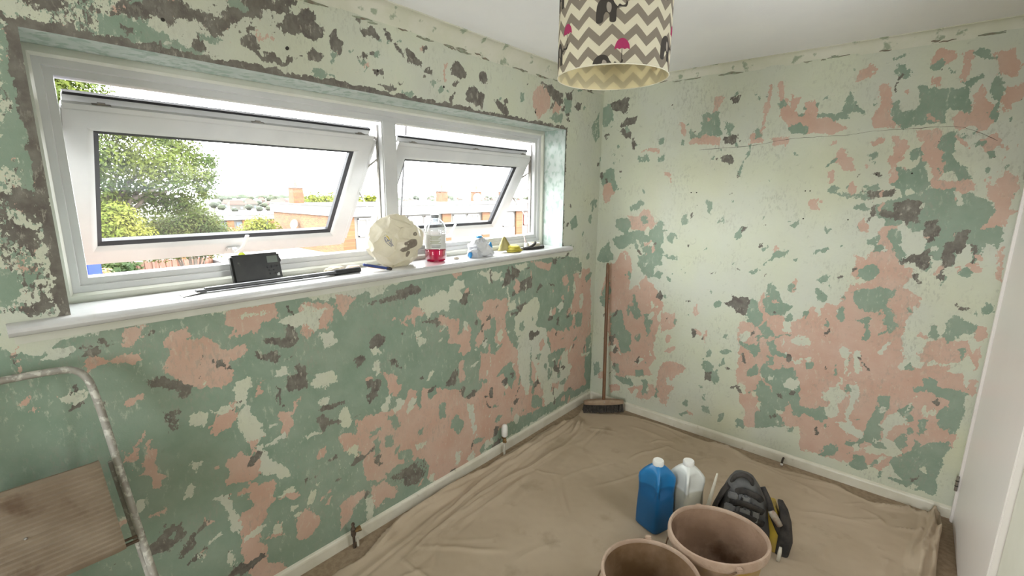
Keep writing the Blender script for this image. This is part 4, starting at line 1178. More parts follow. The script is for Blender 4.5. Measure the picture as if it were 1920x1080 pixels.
def liquid_mat(name, low, high, zl):
    m = mat(name, low, .32); n = NT(m); tc = n.n('ShaderNodeTexCoord'); sp = n.n('ShaderNodeSeparateXYZ'); n.l(tc.outputs['Object'], sp.inputs[0])
    n.col(n.mix(n.ramp(n.math('ADD', sp.outputs[2], n.math('MULTIPLY', n.noise(tc.outputs['Object'], 12.), .01)), zl-.003, zl+.006), low, high)); return m
jug('cleaner_bottle', (1.030, -1.075, .006), math.radians(-18), .352, .071, liquid_mat('blue_liquid_in_plastic', (.004, .085, .22), (.012, .15, .36), .235),
    'bright blue plastic jug with a white screw cap on the dust sheet', m_white, math.radians(-45))
jug('cleaner_bottle', (1.135, -.955, .006), math.radians(-24), .338, .067, liquid_mat('milky_liquid_in_plastic', (.40, .385, .32), (.60, .61, .58), .20),
    'milky white plastic jug with a white cap beside the blue one', m_white, math.radians(-45))

# ------------------------------------------------------------------ two plaster buckets
m_bin = mottled('plaster_caked_bucket', (.22, .135, .085), (.29, .19, .13), 7., rough=.85, bump=.5, bscale=40., c3=(.11, .058, .03), s3=6., lo3=.5, hi3=.68)
m_rim = mottled('plaster_splashed_rim', (.34, .235, .17), (.42, .31, .235), 10., rough=.85, bump=.5, bscale=60., c3=(.30, .20, .14), s3=25., lo3=.6, hi3=.7)
m_bout = mottled('yellow_bucket_plastic', (.38, .23, .035), (.32, .23, .12), 6., rough=.6, bump=.2, c3=(.34, .24, .17), s3=9., lo3=.42, hi3=.56)
m_wet = mottled('wet_brown_slurry', (.10, .045, .02), (.06, .03, .015), 9., rough=.25)
m_bin2 = mottled('wet_stained_bucket', (.13, .075, .035), (.22, .14, .085), 7., rough=.4, bump=.5, bscale=30., c3=(.40, .36, .33), s3=11., lo3=.66, hi3=.74)
def bucket(c, r0, r1, h, sx, sy, rot, min_, label, egg, fill):
    t = thing('bucket', c, label, 'bucket', 'plaster buckets')
    def wp(x, y, z, a):
        k = 1+egg*(z/h)**2*(.5*math.cos(3*a+.6)+.5*math.cos(2*a-.4)); return x*k, y*k
    c0 = (c[0], c[1], c[2])
    build('bucket_wall', *lathe([(0, 0), (r0*.97, 0), (r0, .006), (r0+(r1-r0)*.5, h*.5), (r0+(r1-r0)*.86, h*.86), (r0+(r1-r0)*.86+.004, h*.865), (r1+.003, h*.97)], c0, 56, sx, sy, rot, warp=wp), m_bout, t, smooth=True, angle=.9)
    build('bucket_lining', *lathe([(r1-.001, h*.975), (r0+(r1-r0)*.5-.004, h*.5), (r0-.004, .02), (r0*.8, .010), (0, .009)], c0, 56, sx, sy, rot, warp=wp), min_, t, smooth=True, angle=.9)
    build('rim', *lathe([(r1+.003, h*.86), (r1+.010, h*.87), (r1+.011, h*.97), (r1+.008, h), (r1+.001, h+.002), (r1-.003, h*.985), (r1-.002, h*.95)], c0, 56, sx, sy, rot, warp=wp), m_rim, t, smooth=True, angle=.9)
    rl = r0+(r1-r0)*fill-.004
    build('residue', *lathe([(rl, h*fill), (rl*.7, h*fill-.004), (0, h*fill-.006)], c0, 40, sx, sy, rot, warp=wp), m_wet, t, smooth=True)
    return t
bA = bucket((1.385, -1.300, .005), .135, .172, .275, 1.06, .98, math.radians(35), m_bin, 'wide plaster-caked bucket with a pale dusty rim in front of the jugs', .035, .13)
bB = bucket((1.265, -1.662, .005), .135, .170, .262, 1.0, 1.0, math.radians(-20), m_bin2, 'dark wet-stained bucket with a wire handle at the bottom of the picture', .012, .2)
m_wirer = mottled('rusty_wire', (.16, .09, .05), (.22, .15, .10), 40., rough=.7, metal=.4)
def wire_handle(t, c, r, h, a0, drop, side):
    u = Vector((math.cos(a0), math.sin(a0), 0)); v = Vector((-u.y, u.x, 0))*side; c = Vector(c); pts = []
    for k in np.linspace(0, math.pi, 19): pts.append(c+u*(r*math.cos(k))+v*(r*1.06*math.sin(k))+Vector((0, 0, h-drop*math.sin(k))))
    build('wire_handle', *tube(pts, .003, 8), m_wirer, t, smooth=True)
    for s_ in (1, -1): build('handle_lug', *join(obox(c+u*s_*(r-.003)+Vector((0, 0, h+.002)), u*.010, v*.012, (0, 0, .007))), m_rim, t, bevel=.003)
wire_handle(bB, (1.265, -1.662, .005), .186, .262, math.radians(118), .10, 1)
wire_handle(bA, (1.385, -1.300, .005), .184, .262, math.radians(-48), .12, -1)

# ------------------------------------------------------------------ tool bag behind the buckets
m_tb = mottled('dusty_grey_moulded_plastic', (.045, .045, .048), (.085, .083, .08), 12., rough=.55, bump=.2)
m_pad = mottled('worn_grey_pad', (.12, .12, .122), (.17, .165, .155), 16., rough=.6, bump=.2)
m_blk = mottled('black_webbing', (.018, .016, .015), (.04, .034, .03), 30., rough=.85)
m_yel = mottled('dirty_yellow_plastic', (.42, .30, .03), (.34, .24, .05), 12., rough=.5)
tc_ = Vector((1.395, -.865, .006)); cu = Vector((CAM[0]-tc_.x, CAM[1]-tc_.y, 0)).normalized(); cr_ = Vector((-cu.y, cu.x, 0)); UP = Vector((0, 0, 1))
Q = lambda r, f, z: tc_+cr_*r+cu*f+UP*z
tb = thing('tool_bag', tc_, 'dark grey and yellow moulded tool bag with black straps behind the buckets', 'tool bag')
V, F = [], []; n = 28
for z, cx, hx, hy in ((0, 0, .125, .075), (.01, 0, .13, .08), (.10, -.005, .122, .075), (.18, -.012, .105, .066), (.24, -.020, .085, .055), (.285, -.026, .062, .045), (.315, -.028, .042, .034), (.326, -.028, .026, .022)):
    for k in range(n):
        a = 2*math.pi*k/n; c2, s2 = math.cos(a), math.sin(a)
        V.append(Q(cx+hx*math.copysign(abs(c2)**.55, c2), hy*math.copysign(abs(s2)**.7, s2), z))
for i in range(7):
    for k in range(n): F.append((i*n+k, i*n+(k+1) % n, (i+1)*n+(k+1) % n, (i+1)*n+k))
F += [tuple(range(n-1, -1, -1)), tuple(7*n+k for k in range(n))]
build('shell', V, F, m_tb, tb, smooth=True, angle=.9)
for r0, r1, z0, z1 in ((-.075, -.055, .05, .23), (-.040, -.028, .05, .27), (.000, -.010, .05, .27), (.045, .022, .05, .22)):   # moulded ribs
    build('rib', *tube([Q(r0, .078, z0), Q((r0+r1)/2, .076, (z0+z1)/2), Q(r1, .052, z1)], [.006, .009, .006], 8, flat=(cr_, .010)), m_tb, tb, smooth=True)
for z, w_, f_ in ((.255, .075, .062), (.20, .095, .078), (.145, .108, .088)):                         # straps looped over the front
    build('strap', *tube(smoothpath([Q(-w_-.012, .0, z-.05), Q(-w_*.75, f_*.75, z-.012), Q(-.02, f_, z+.016), Q(w_*.6, f_*.8, z-.005), Q(w_*.95, .01, z-.06)], 6), .004, 8, flat=(UP, .015)), m_blk, tb, smooth=True)
for r_, z_, w_, h_, f_ in ((-.062, .232, .022, .016, .060), (-.008, .232, .020, .016, .062), (-.068, .172, .026, .020, .074), (-.006, .172, .024, .020, .078), (.040, .165, .016, .028, .072), (-.060, .110, .024, .020, .080), (.0, .110, .024, .022, .084), (.05, .09, .018, .03, .080)):
    build('moulded_pad', *obox(Q(r_, f_, z_), cr_*w_, cu*.007, (UP*.97-cu*.22)*h_), m_pad, tb, bevel=.005)
build('side_flap', *tube([Q(-.150, .02, .022), Q(-.140, .03, .12), Q(-.112, .03, .21), Q(-.085, .025, .265)], .010, 8, flat=(cu, .045)), m_blk, tb, smooth=True, angle=.9)
build('slot', *obox(Q(-.022, .070, .19), cr_*.004, cu*.006, UP*.05), m_blk, tb)
build('top_grip', *tube(smoothpath([Q(-.075, .02, .28), Q(-.06, .035, .318), Q(-.028, .038, .338), Q(.005, .03, .318), Q(.012, .018, .285)], 6), .010, 10, flat=(cu, .016)), m_blk, tb, smooth=True)
build('side_panel', *xform(superloft([(0, 0, 0, .035, .06), (0, 0, .08, .034, .058), (-.012, 0, .16, .028, .05), (-.024, 0, .215, .016, .036)], 24), Q(.125, -.005, .002), math.atan2(cr_.y, cr_.x)), m_yel, tb, smooth=True, angle=.9, label='dirty yellow side panel')
build('side_pouch', *xform(superloft([(0, 0, 0, .030, .05), (.006, 0, .07, .032, .052), (.0, 0, .14, .026, .045), (-.012, 0, .20, .018, .03), (-.03, 0, .24, .012, .02)], 24), Q(.163, .015, .002), math.atan2(cr_.y, cr_.x)), m_blk, tb, smooth=True, angle=.9)
build('side_strap', *tube(smoothpath([Q(.055, .03, .30), Q(.085, .045, .25), Q(.11, .05, .18), Q(.15, .05, .10)], 6), .006, 8, flat=(UP, .014)), m_blk, tb, smooth=True)
m_handle = mottled('scuffed_pale_grip', (.40, .37, .30), (.30, .20, .16), 25., rough=.6)
build('tool_handle', *tube([Q(.098, .05, .205), Q(.115, .055, .185), Q(.142, .06, .150)], [.014, .016, .013], 12), m_handle, tb, smooth=True, label='pale scuffed tool grip tucked in the side')
m_pale = mottled('pale_plastic_nozzle', (.60, .57, .48), (.50, .46, .38), 14., rough=.5)
nz = [Q(-.178, .075, .010), Q(-.165, .075, .13), Q(-.148, .07, .25), Q(-.138, .065, .325)]
build('sealant_nozzle', *tube(smoothpath(nz, 5), [.012-.008*(i/15)**1.2 for i in range(16)], 12), m_pale, smooth=True, label='slim pale plastic nozzle leaning against the tool bag', cat='nozzle')
build('filler_stick', *tube([Q(.150, .105, .004), Q(.152, .100, .045), Q(.153, .098, .070)], [.008, .0085, .006], 10), m_pale, smooth=True, label='short white plastic stub standing right of the tool bag', cat='stub')

# ------------------------------------------------------------------ radiator valves and pipe stub
m_brass = mottled('tarnished_brass', (.26, .17, .07), (.16, .10, .05), 40., rough=.45, metal=.7)
m_darkmetal = mottled('blackened_pipe', (.05, .04, .03), (.11, .075, .05), 40., rough=.6, metal=.3)
m_pipe = mottled('painted_pipe', (.52, .49, .42), (.42, .38, .30), 20., rough=.5)
v1 = thing('radiator_valve', (.045, -1.097, 0), 'white thermostatic radiator valve on a short pipe by the skirting', 'valve')
O1 = Vector((.045, -1.097, 0))
build('pipe', *tube([O1, O1+UP*.09], .0075, 12), m_pipe, v1, smooth=True, angle=.9)
build('valve_body', *join(lathe([(0, .088), (.013, .088), (.013, .106), (.010, .110), (.012, .126), (0, .126)], O1, 6), tube([O1+Vector((0, 0, .112)), O1+Vector((-.020, .002, .112))], .009, 10), blob(O1+Vector((.012, -.006, .098)), (.010, .009, .010), 2)), m_brass, v1)
build('valve_head', *lathe([(0, .126), (.012, .126), (.019, .134), (.020, .168), (.0195, .188), (.015, .203), (.008, .209), (0, .210)], O1, 36, warp=lambda x, y, z, a: (x*(1+.03*math.cos(12*a)), y*(1+.03*math.cos(12*a)))), m_white, v1, smooth=True, angle=.7)
v2 = thing('radiator_valve', (.045, -2.152, 0), 'blackened lockshield radiator valve with a capped end near the stepladder', 'valve')
O2 = Vector((.045, -2.152, 0))
build('pipe', *tube([O2, O2+Vector((.002, 0, .03)), O2+UP*.07], [.008, .006, .0065], 12), m_darkmetal, v2, smooth=True, angle=.9)
build('paint_sleeve', *tube([O2+Vector((.002, .018, 0)), O2+Vector((.002, .018, .045))], .006, 10), m_pipe, v2)
build('valve_body', *lathe([(0, .06), (.009, .062), (.012, .072), (.012, .100), (.008, .106), (.006, .118), (.009, .122), (.006, .130), (0, .132)], O2, 10), m_darkmetal, v2)
build('outlet_nut', *tube([O2+Vector((.004, .006, .088)), O2+Vector((.010, .032, .092))], [.009, .014], 8), m_brass, v2)
p3 = Vector((1.402, -.055, 0))
v3 = thing('pipe_stub', p3, 'small capped pipe stub under the end wall skirting', 'pipe')
build('stub', *tube([p3+Vector((0, .037, .035)), p3+Vector((0, .01, .034)), p3+Vector((0, 0, .026)), p3+Vector((0, -.001, .012))], .006, 10), m_darkmetal, v3, smooth=True, angle=.9)
build('end_cap', *blob(p3+Vector((0, -.002, .010)), (.008, .008, .010), 3), m_white, v3, smooth=True)

# ------------------------------------------------------------------ stepladder against the window wall
m_alu = mottled('paint_spattered_aluminium', (.36, .345, .31), (.28, .26, .23), 14., rough=.65, metal=.1, c3=(.55, .54, .49), s3=45., lo3=.52, hi3=.60)
m_tread = mottled('dirty_ribbed_tread', (.20, .15, .105), (.26, .205, .15), 5., rough=.8, bump=.4, bscale=60., c3=(.13, .085, .055), s3=9., lo3=.58, hi3=.72, stretch=(1, 1, 1))
def LP(y, z, o=0.): # point on the folded ladder's plane
    return Vector((.33-.2455*z+o*.971, y, z+o*.238))
lad = thing('stepladder', (.3, -3.11, 0), 'folded aluminium stepladder with a dirty ribbed tread leaning on the window wall', 'stepladder')
Up = [LP(-2.862, .012), LP(-2.880, .25), LP(-2.899, .48), LP(-2.913, .655), LP(-2.925, .813), LP(-2.934, .944), LP(-2.944, 1.045), LP(-2.955, 1.095), LP(-2.985, 1.124), LP(-3.06, 1.131), LP(-3.16, 1.131), LP(-3.245, 1.124), LP(-3.275, 1.095), LP(-3.288, 1.045), LP(-3.31, .80), LP(-3.335, .48), LP(-3.37, .012)]
build('front_rail', *tube(smoothpath(Up, 5), .010, 12, flat=((.971, 0, .238), .015)), m_alu, lad, smooth=True)
for y0, y1 in ((-2.872, -2.936), (-3.36, -3.30)):
    build('rear_leg', *tube([LP(y0, .03, -.030), LP((y0+y1)/2, .45, -.030), LP(y1, .84, -.030)], .0095, 10, flat=((.971, 0, .238), .012)), m_alu, lad, smooth=True, angle=.9)
    build('rubber_foot', *tube([LP(y0, .012, -.030), LP(y0, .05, -.030)], .014, 10), m_blk, lad)
for y in (-2.862, -3.37): build('rubber_foot', *tube([LP(y, .010), LP(y, .05)], .019, 12), m_blk, lad)
def tread(z0, z1, o, yr0, yr1, yl0, yl1, name):
    nrm = Vector((.971, 0, .238)); V, F = [], []; ny, nzz = 18, 60
    for i in range(ny+1):
        for j in range(nzz+1):
            u, v_ = i/ny, j/nzz; z = z0+(z1-z0)*v_; yr = yr0+(yr1-yr0)*v_; yl = yl0+(yl1-yl0)*v_; y = yr+(yl-yr)*u
            e = min(u, 1-u)*(abs(yl-yr)); e2 = min(v_, 1-v_)*(z1-z0)
            lip = .010*max(0, 1-e/.012)-.0
            rr = .0020*math.sin(v_*nzz*math.pi/1.5) if .02 < v_ < .98 else 0
            bx = .0025 if (.40 < u < .68 and .36 < v_ < .55) else 0
            V.append(LP(y, z, o)+nrm*(rr+bx-lip*.6-.010*max(0, 1-e2/.010)))
    k = nzz+1
    for i in range(ny):
        for j in range(nzz): F.append((i*k+j, (i+1)*k+j, (i+1)*k+j+1, i*k+j+1))
    b = len(V); V += [p-nrm*.016 for p in V[:]]; F += [tuple(q+b for q in reversed(f)) for f in F[:]]
    for i in range(ny):
        for j in (0, nzz): a, c = i*k+j, (i+1)*k+j; F.append((a, c, c+b, a+b) if j == 0 else (c, a, a+b, c+b))
    for j in range(nzz):
        for i in (0, ny): a, c = i*k+j, i*k+j+1; F.append((a, c, c+b, a+b))
    return build(name, V, F, m_tread, lad, smooth=True, angle=.7, recalc=True)
tr = tread(.600, .862, .052, -2.950, -2.968, -3.30, -3.28, 'platform')
build('rivet', *blob(LP(-3.135, .735, .056), (.004, .004, .004), 2), m_steel, tr)
tread(.270, .360, .030, -2.905, -2.912, -3.325, -3.318, 'tread')
build('pivot_rod', *join(tube([LP(-2.90, .598, .004), LP(-3.345, .598, .004)], .005, 8), tube([LP(-2.90, .612, .004), LP(-3.345, .612, .004)], .004, 8)), m_darkmetal, lad)
# ------------------------------------------------------------------ things on the window sill
SZ = ZS
# portable radio leaning on the frame
m_rad = mottled('black_radio_plastic', (.012, .012, .012), (.022, .022, .02), 20., rough=.35, c3=(.06, .06, .05), s3=30., lo3=.66, hi3=.78)
m_lcd = mat('grey_lcd', (.13, .15, .13), .2)
m_btn = mat('dark_rubber_button', (.03, .03, .032), .5); m_mark = mat('white_print_mark', (.6, .6, .6), .7)
rb0 = Vector(at(440, 527, 0, -.118)); rb1 = Vector(at(531, 516, 0, -.118)); ry0, ry1 = rb0.y, rb1.y
lean = math.radians(14); ru = Vector((-math.sin(lean), 0, math.cos(lean))); rn = Vector((math.cos(lean), 0, math.sin(lean))); ryv = Vector((0, 1, 0))
RW, RH = (ry1-ry0)/2, .056
rc = Vector((-.128, (ry0+ry1)/2, SZ+.001))+ru*RH
rad = thing('radio', (rc.x, rc.y, SZ), 'black portable radio with a small screen leaning on the window frame', 'radio')
RR = lambda y, z, d: rc+ryv*(y*RW)+ru*(z*RH)+rn*d
build('case', *obox(rc, ryv*RW, ru*RH, rn*.016), m_rad, rad, bevel=.008)
build('speaker_grille', *obox(RR(-.33, -.03, .0165), ryv*RW*.60, ru*RH*.82, rn*.001), m_rad, rad, bevel=.0008)
build('screen', *obox(RR(.64, .50, .0165), ryv*RW*.22, ru*RH*.24, rn*.0012), m_lcd, rad, label='small grey screen')
for y, z, a, b in ((.42, -.05, .05, .07), (.62, -.02, .07, .10), (.84, -.02, .05, .07), (.48, -.28, .06, .06), (.68, -.28, .06, .06), (.50, -.52, .06, .07), (.72, -.52, .06, .06)):
    build('button', *obox(RR(y, z, .0175), ryv*RW*a, ru*RH*b, rn*.002), m_btn, rad, bevel=.001)
build('print_mark', *obox(RR(.80, -.62, .0168), ryv*RW*.055, ru*RH*.10, rn*.0006), m_mark, rad)
build('print_mark', *obox(RR(-.72, .35, .0178), ryv*RW*.05, ru*RH*.12, rn*.0006), mottled('worn_spot', (.10, .10, .09), (.02, .02, .02), 90.), rad)
build('tuning_knob', *tube([RR(1.0, .45, 0), RR(1.045, .45, 0)], .010, 16), m_btn, rad)

# long-handled scraper
m_shaft = mottled('grey_metal_shaft', (.13, .13, .135), (.09, .09, .095), 20., rough=.35, metal=.5)
s0 = Vector(at(384, 543, 2, SZ+.011)); s1 = Vector(at(628, 511, 2, SZ+.013)); s2 = Vector(at(674, 505, 2, SZ+.014)); sd_ = (s1-s0).normalized(); sp_ = Vector((-sd_.y, sd_.x, 0)).normalized()
sc = thing('wall_scraper', (s0.x, s0.y, SZ), 'long-handled metal wall scraper with a black grip along the sill', 'scraper')
build('shaft', *tube([s0, s1], .0085, 12, flat=(sp_, .0125)), m_shaft, sc, smooth=True, angle=.9)
build('grip', *tube([s1-sd_*.004, s1, s1+sd_*.01, s2-sd_*.01, s2, s2+sd_*.003], [.009, .013, .012, .0125, .013, .009], 14), mottled('black_rubber_grip', (.012, .012, .012), (.02, .02, .02), 50., rough=.7), sc, smooth=True, angle=.8)
build('blade_clamp', *obox(s0-sd_*.012+Vector((0, 0, -.003)), sd_*.016, sp_*.014, Vector((0, 0, .005))), m_shaft, sc, bevel=.002)
b0 = s0-sd_*.02
V = [b0+sp_*.022, b0-sp_*.022, b0-sd_*.055-sp_*.040, b0-sd_*.055+sp_*.040]; V = [Vector((v.x, v.y, SZ+.007-(.0045 if i > 1 else 0))) for i, v in enumerate(V)]; V += [v-Vector((0, 0, .0015)) for v in V]
build('blade', V, [(0, 1, 2, 3), (7, 6, 5, 4), (0, 4, 5, 1), (1, 5, 6, 2), (2, 6, 7, 3), (3, 7, 4, 0)], mottled('plaster_smeared_steel', (.55, .54, .52), (.40, .39, .37), 30., rough=.4, metal=.3), sc)

# folded rag and sanding pad
def foldplanes(n, lo, hi, f0, f1, seed):
    r = random.Random(seed); out = []
    for _ in range(n):
        v = Vector((r.gauss(0, 1), r.gauss(0, 1), r.gauss(0, 1))).normalized(); out.append((v, r.uniform(lo, hi), r.uniform(f0, f1)))
    return out
def crumpled(p, planes):
    p = p.copy()
    for n_, h, f in planes:
        s = p.dot(n_)-h
        if s > 0: p -= n_*(s*f)
    return p
def crumple(d, f, a, seed):
    v = d*f+Vector((seed, seed*.7, -seed)); return a*(mnoise.fractal(v, .9, 2.1, 5)+.5*abs(mnoise.noise(v*2.3)))
def lump(c, r, f, a, seed, sub=4, flat=None, rz=0.):
    if a >= .28:
        fp = foldplanes(55, .62, .95, .9, 2.0, int(seed*10)); V, F = blob((0, 0, 0), (1, 1, 1), max(sub, 5)); V = [crumpled(v, fp) for v in V]; V = [Vector((v.x*r[0]*1.45, v.y*r[1]*1.42, v.z*r[2]*1.45)) for v in V]
    else:
        V, F = blob((0, 0, 0), r, sub, lambda d: 1+crumple(d, f, a, seed))
    V, F = xform((V, F), (0, 0, 0), rz); c = Vector(c)
    zmin = -r[2]*(flat or .8)
    return [Vector((v.x+c.x, v.y+c.y, max(v.z, zmin)+c.z-zmin)) for v in V], F
pr = Vector(at(628, 503, 0, -.085)); pr2 = Vector(at(660, 500, 0, -.085))
m_rag = mottled('beige_rag_cloth', (.46, .40, .30), (.54, .47, .37), 20., rough=.95)
build('rag', *lump((pr.x, pr.y, SZ), (.030, .046, .019), 2.2, .22, 3.1, 4, .75), m_rag, smooth=True, label='small folded beige rag behind the scraper grip', cat='rag')
build('sanding_pad', *lump((pr2.x-.012, pr2.y+.012, SZ), (.024, .036, .017), 1.6, .12, 8.4, 4, .75), mottled('pinkish_sponge', (.56, .42, .34), (.62, .50, .42), 30., rough=.95), smooth=True, label='pinkish sanding pad between the rag and the knife', cat='sponge')
# snap-off knife
k1 = Vector(at(733, 504, 2, SZ+.007)); k0 = Vector(at(677, 496, 1, k1.y-.045)); k0 = Vector(at(677, 495.5, 0, k1.x-.045)); kd = (k1-k0).normalized(); ks = kd.cross(Vector((0, 0, 1))).normalized(); ku = ks.cross(kd)
kn = thing('utility_knife', (k1.x, k1.y, SZ), 'blue snap-off utility knife propped on the sill edge', 'knife')
kc = (k0+k1)/2; kl = (k1-k0).length/2
build('knife_body', *obox(kc, kd*kl*.86, ks*.009, ku*.0055), mottled('blue_knife_plastic', (.015, .035, .16), (.02, .05, .22), 20., rough=.35), kn, bevel=.002)
build('rubber_tip', *obox(k1-kd*.010, kd*.014, ks*.010, ku*.0065), m_blk, kn, bevel=.003)
build('blade_slide', *obox(kc+ku*.0058-kd*.004, kd*kl*.6, ks*.003, ku*.0012), m_steel, kn)
build('under_grip', *obox(kc-ku*.006+kd*.0, kd*kl*.55, ks*.007, ku*.0015), mottled('orange_grip', (.42, .22, .04), (.36, .18, .04), 20.), kn)

# big crumpled carrier bag
m_bag = mat('crumpled_cream_polythene', (.56, .53, .44), .28); nb = NT(m_bag)
vb = nb.coord('Object'); nb.col(nb.mix(nb.ramp(nb.noise(vb, 9., 4.), .42, .62), (.60, .575, .50), (.50, .47, .40)))
tlb = nb.n('ShaderNodeBsdfTranslucent'); tlb.inputs[0].default_value = (.62, .58, .47, 1); mxb = nb.n('ShaderNodeMixShader'); mxb.inputs[0].default_value = .42
nb.l(nb.b.outputs[0], mxb.inputs[1]); nb.l(tlb.outputs[0], mxb.inputs[2]); nb.l(mxb.outputs[0], nb.out.inputs[0]); nb.bump(nb.noise(vb, 22., 3.), .35, .006)
bgc = Vector(at(742, 452, 0, -.072)); bw = (Vector(at(796, 452, 0, -.072))-Vector(at(684, 452, 0, -.072))).length/2
bh = at(740, 405, 0, -.072)[2]-SZ
BF = [(Vector((.15, 0, 1)).normalized(), .80, 1.), (Vector((.85, -.1, .5)).normalized(), .82, 1.1)]+foldplanes(60, .74, .97, .9, 1.8, 23)+foldplanes(230, .70, .93, 1.2, 2.2, 31)
def bagpt(d, off=1.):
    p = crumpled(d.normalized(), BF); p = p+p.normalized()*(off-1.+.010*mnoise.noise(p*9.))
    v = Vector((p.x*.100, p.y*bw*1.24, p.z*bh*.72)); return Vector((bgc.x, bgc.y, SZ+bh*.50+max(v.z, -bh*.50)))+Vector((v.x, v.y, 0))
bm = bmesh.new(); bmesh.ops.create_icosphere(bm, subdivisions=6, radius=1.); V = [bagpt(v.co) for v in bm.verts]; F = [tuple(x.index for x in f.verts) for f in bm.faces]; bm.free()
cb = thing('carrier_bag', (bgc.x, bgc.y, SZ), 'crumpled cream plastic carrier bag stuffed full beside the drink bottle', 'bag')
build('bag_film', V, F, m_bag, cb, smooth=True, angle=.35)
m_bp = mat('blue_bag_print', (.10, .13, .25), .6); m_yp = mat('yellow_bag_print', (.55, .40, .04), .6); m_dp = mottled('brown_bag_print', (.17, .14, .11), (.22, .19, .15), 40.)
def bagline(pts, r, m, name):
    P = [bagpt(Vector((1, (px-742)/58., -(py-452)/55.)), 1.012) for px, py in pts]; build(name, *tube(smoothpath(P, 4), r, 5), m, cb)
bagline([(703, 440), (701, 436), (699, 440), (701, 446), (704, 446), (705, 441), (706, 447), (708, 443), (710, 448), (709, 452), (707, 449), (712, 455), (713, 440), (712, 452), (716, 456)], .0011, m_bp, 'printed_script')
bagline([(698, 436), (699, 446), (705, 453), (712, 457)], .0009, m_bp, 'printed_script')
bagline([(704, 432), (708, 437), (709, 442)], .0022, m_yp, 'printed_flash')
def bagpatch(cx, cy, rx, ry, m, name, seed):
    V, F = [], []; n, rg = 14, 4
    for j in range(rg+1):
        for k in range(n):
            a = 2*math.pi*k/n; f = j/rg*(1+.35*mnoise.noise(Vector((math.cos(a)*1.3, math.sin(a)*1.3, seed))))
            V.append(bagpt(Vector((1, (cx+rx*f*math.cos(a)-742)/58., -(cy+ry*f*math.sin(a)-452)/55.)), 1.010))
    for j in range(rg):
        for k in range(n): F.append((j*n+k, j*n+(k+1) % n, (j+1)*n+(k+1) % n, (j+1)*n+k))
    build(name, V, F, m, cb)
bagpatch(757, 456, 15, 9, m_dp, 'printed_leaf', 1.); bagpatch(743, 464, 9, 4, m_dp, 'printed_leaf', 2.); bagpatch(778, 434, 8, 4, m_dp, 'printed_leaf', 3.); bagpatch(750, 474, 4, 7, m_dp, 'printed_leaf', 4.)

# drink bottle with pink liquid
def clear_mat(name, tint, fac):
    m = bpy.data.materials.new(name); m.use_nodes = True; n = NT(m); n.t.nodes.remove(n.b)
    tr = n.n('ShaderNodeBsdfTransparent'); tr.inputs[0].default_value = (*tint, 1)
    gl = n.n('ShaderNodeBsdfGlossy'); gl.inputs['Roughness'].default_value = .08; gl.inputs[0].default_value = (.9, .9, .9, 1)
    lw = n.n('ShaderNodeLayerWeight'); lw.inputs[0].default_value = fac
    m1 = n.n('ShaderNodeMixShader'); n.l(lw.outputs['Facing'], m1.inputs[0]); n.l(tr.outputs[0], m1.inputs[1]); n.l(gl.outputs[0], m1.inputs[2]); n.l(m1.outputs[0], n.out.inputs[0]); return m
m_pet = clear_mat('clear_bottle_plastic', (.90, .92, .93), .42)
bo = Vector(at(817, 491, 0, -.075)); bo.z = SZ+.001; brd = (Vector(at(834, 470, 0, -.075))-Vector(at(800, 470, 0, -.075))).length/2*.92
bht = at(815, 405, 0, -.075)[2]-SZ
dbt = thing('drink_bottle', bo, 'clear plastic bottle with a little pink drink left on the sill', 'bottle')
pet = [(0, .006), (.55, .0), (.80, .0), (.94, .03), (1.0, .08), (1.0, .24), (.965, .26), (.965, .62), (1.0, .64), (1.0, .68), (.96, .76), (.80, .85), (.55, .91), (.36, .935), (.33, .95), (.33, .985)]
feet = lambda x, y, z, a: (x*(1-.10*(z < .04*bht)*abs(math.cos(2.5*a))), y*(1-.10*(z < .04*bht)*abs(math.cos(2.5*a))))
build('bottle_skin', *lathe([(r*brd, z*bht) for r, z in pet], bo, 40, warp=feet), m_pet, dbt, smooth=True, angle=.9)
m_pink = mat('pink_drink', (.45, .05, .10), .1); npk = NT(m_pink); tlk = npk.n('ShaderNodeBsdfTransparent'); tlk.inputs[0].default_value = (.72, .22, .33, 1)
tk2 = npk.n('ShaderNodeBsdfTranslucent'); tk2.inputs[0].default_value = (.42, .055, .12, 1)
mk = npk.n('ShaderNodeMixShader'); mk.inputs[0].default_value = .6; npk.l(tlk.outputs[0], mk.inputs[1]); npk.l(tk2.outputs[0], mk.inputs[2]); npk.l(mk.outputs[0], npk.out.inputs[0])
build('pink_liquid', *lathe([(0, .012*bht), (.5*brd, .010*bht), (.78*brd, .010*bht), (.92*brd, .035*bht), (.975*brd, .085*bht), (.975*brd, .265*bht), (0, .265*bht)], bo, 40), m_pink, dbt, smooth=True, angle=.6, label='pink liquid in the bottom fifth')
ang0 = math.atan2(CAM[1]-bo.y, CAM[0]-bo.x)
def arc_label(a0, a1, z0, z1, rr, m, name, par):
    V, F = [], []; n = 18
    for k in range(n+1):
        a = ang0+a0+(a1-a0)*k/n
        for z in (z0, z1): V.append(bo+Vector((rr*brd*math.cos(a), rr*brd*math.sin(a), z*bht)))
    for k in range(n): F.append((2*k, 2*k+2, 2*k+3, 2*k+1))
    return build(name, V, F, m, par)
m_lab = mottled('pale_paper_label', (.55, .55, .53), (.60, .60, .58), 20., rough=.6); m_ink = mat('olive_label_print', (.26, .28, .14), .7)
lb = arc_label(-1.25, 1.25, .29, .61, .985, m_lab, 'label', dbt)
for i, z in enumerate((.56, .535, .51, .485, .455, .43, .405)): arc_label(-.45+.05*(i % 2), .55-.12*(i % 3), z, z+.011, .992, m_ink, 'label_line', lb)
for i, z in enumerate((.365, .350, .335, .320)): arc_label(-.35, .55-.1*(i % 2), z, z+.006, .992, m_btn, 'label_line', lb)
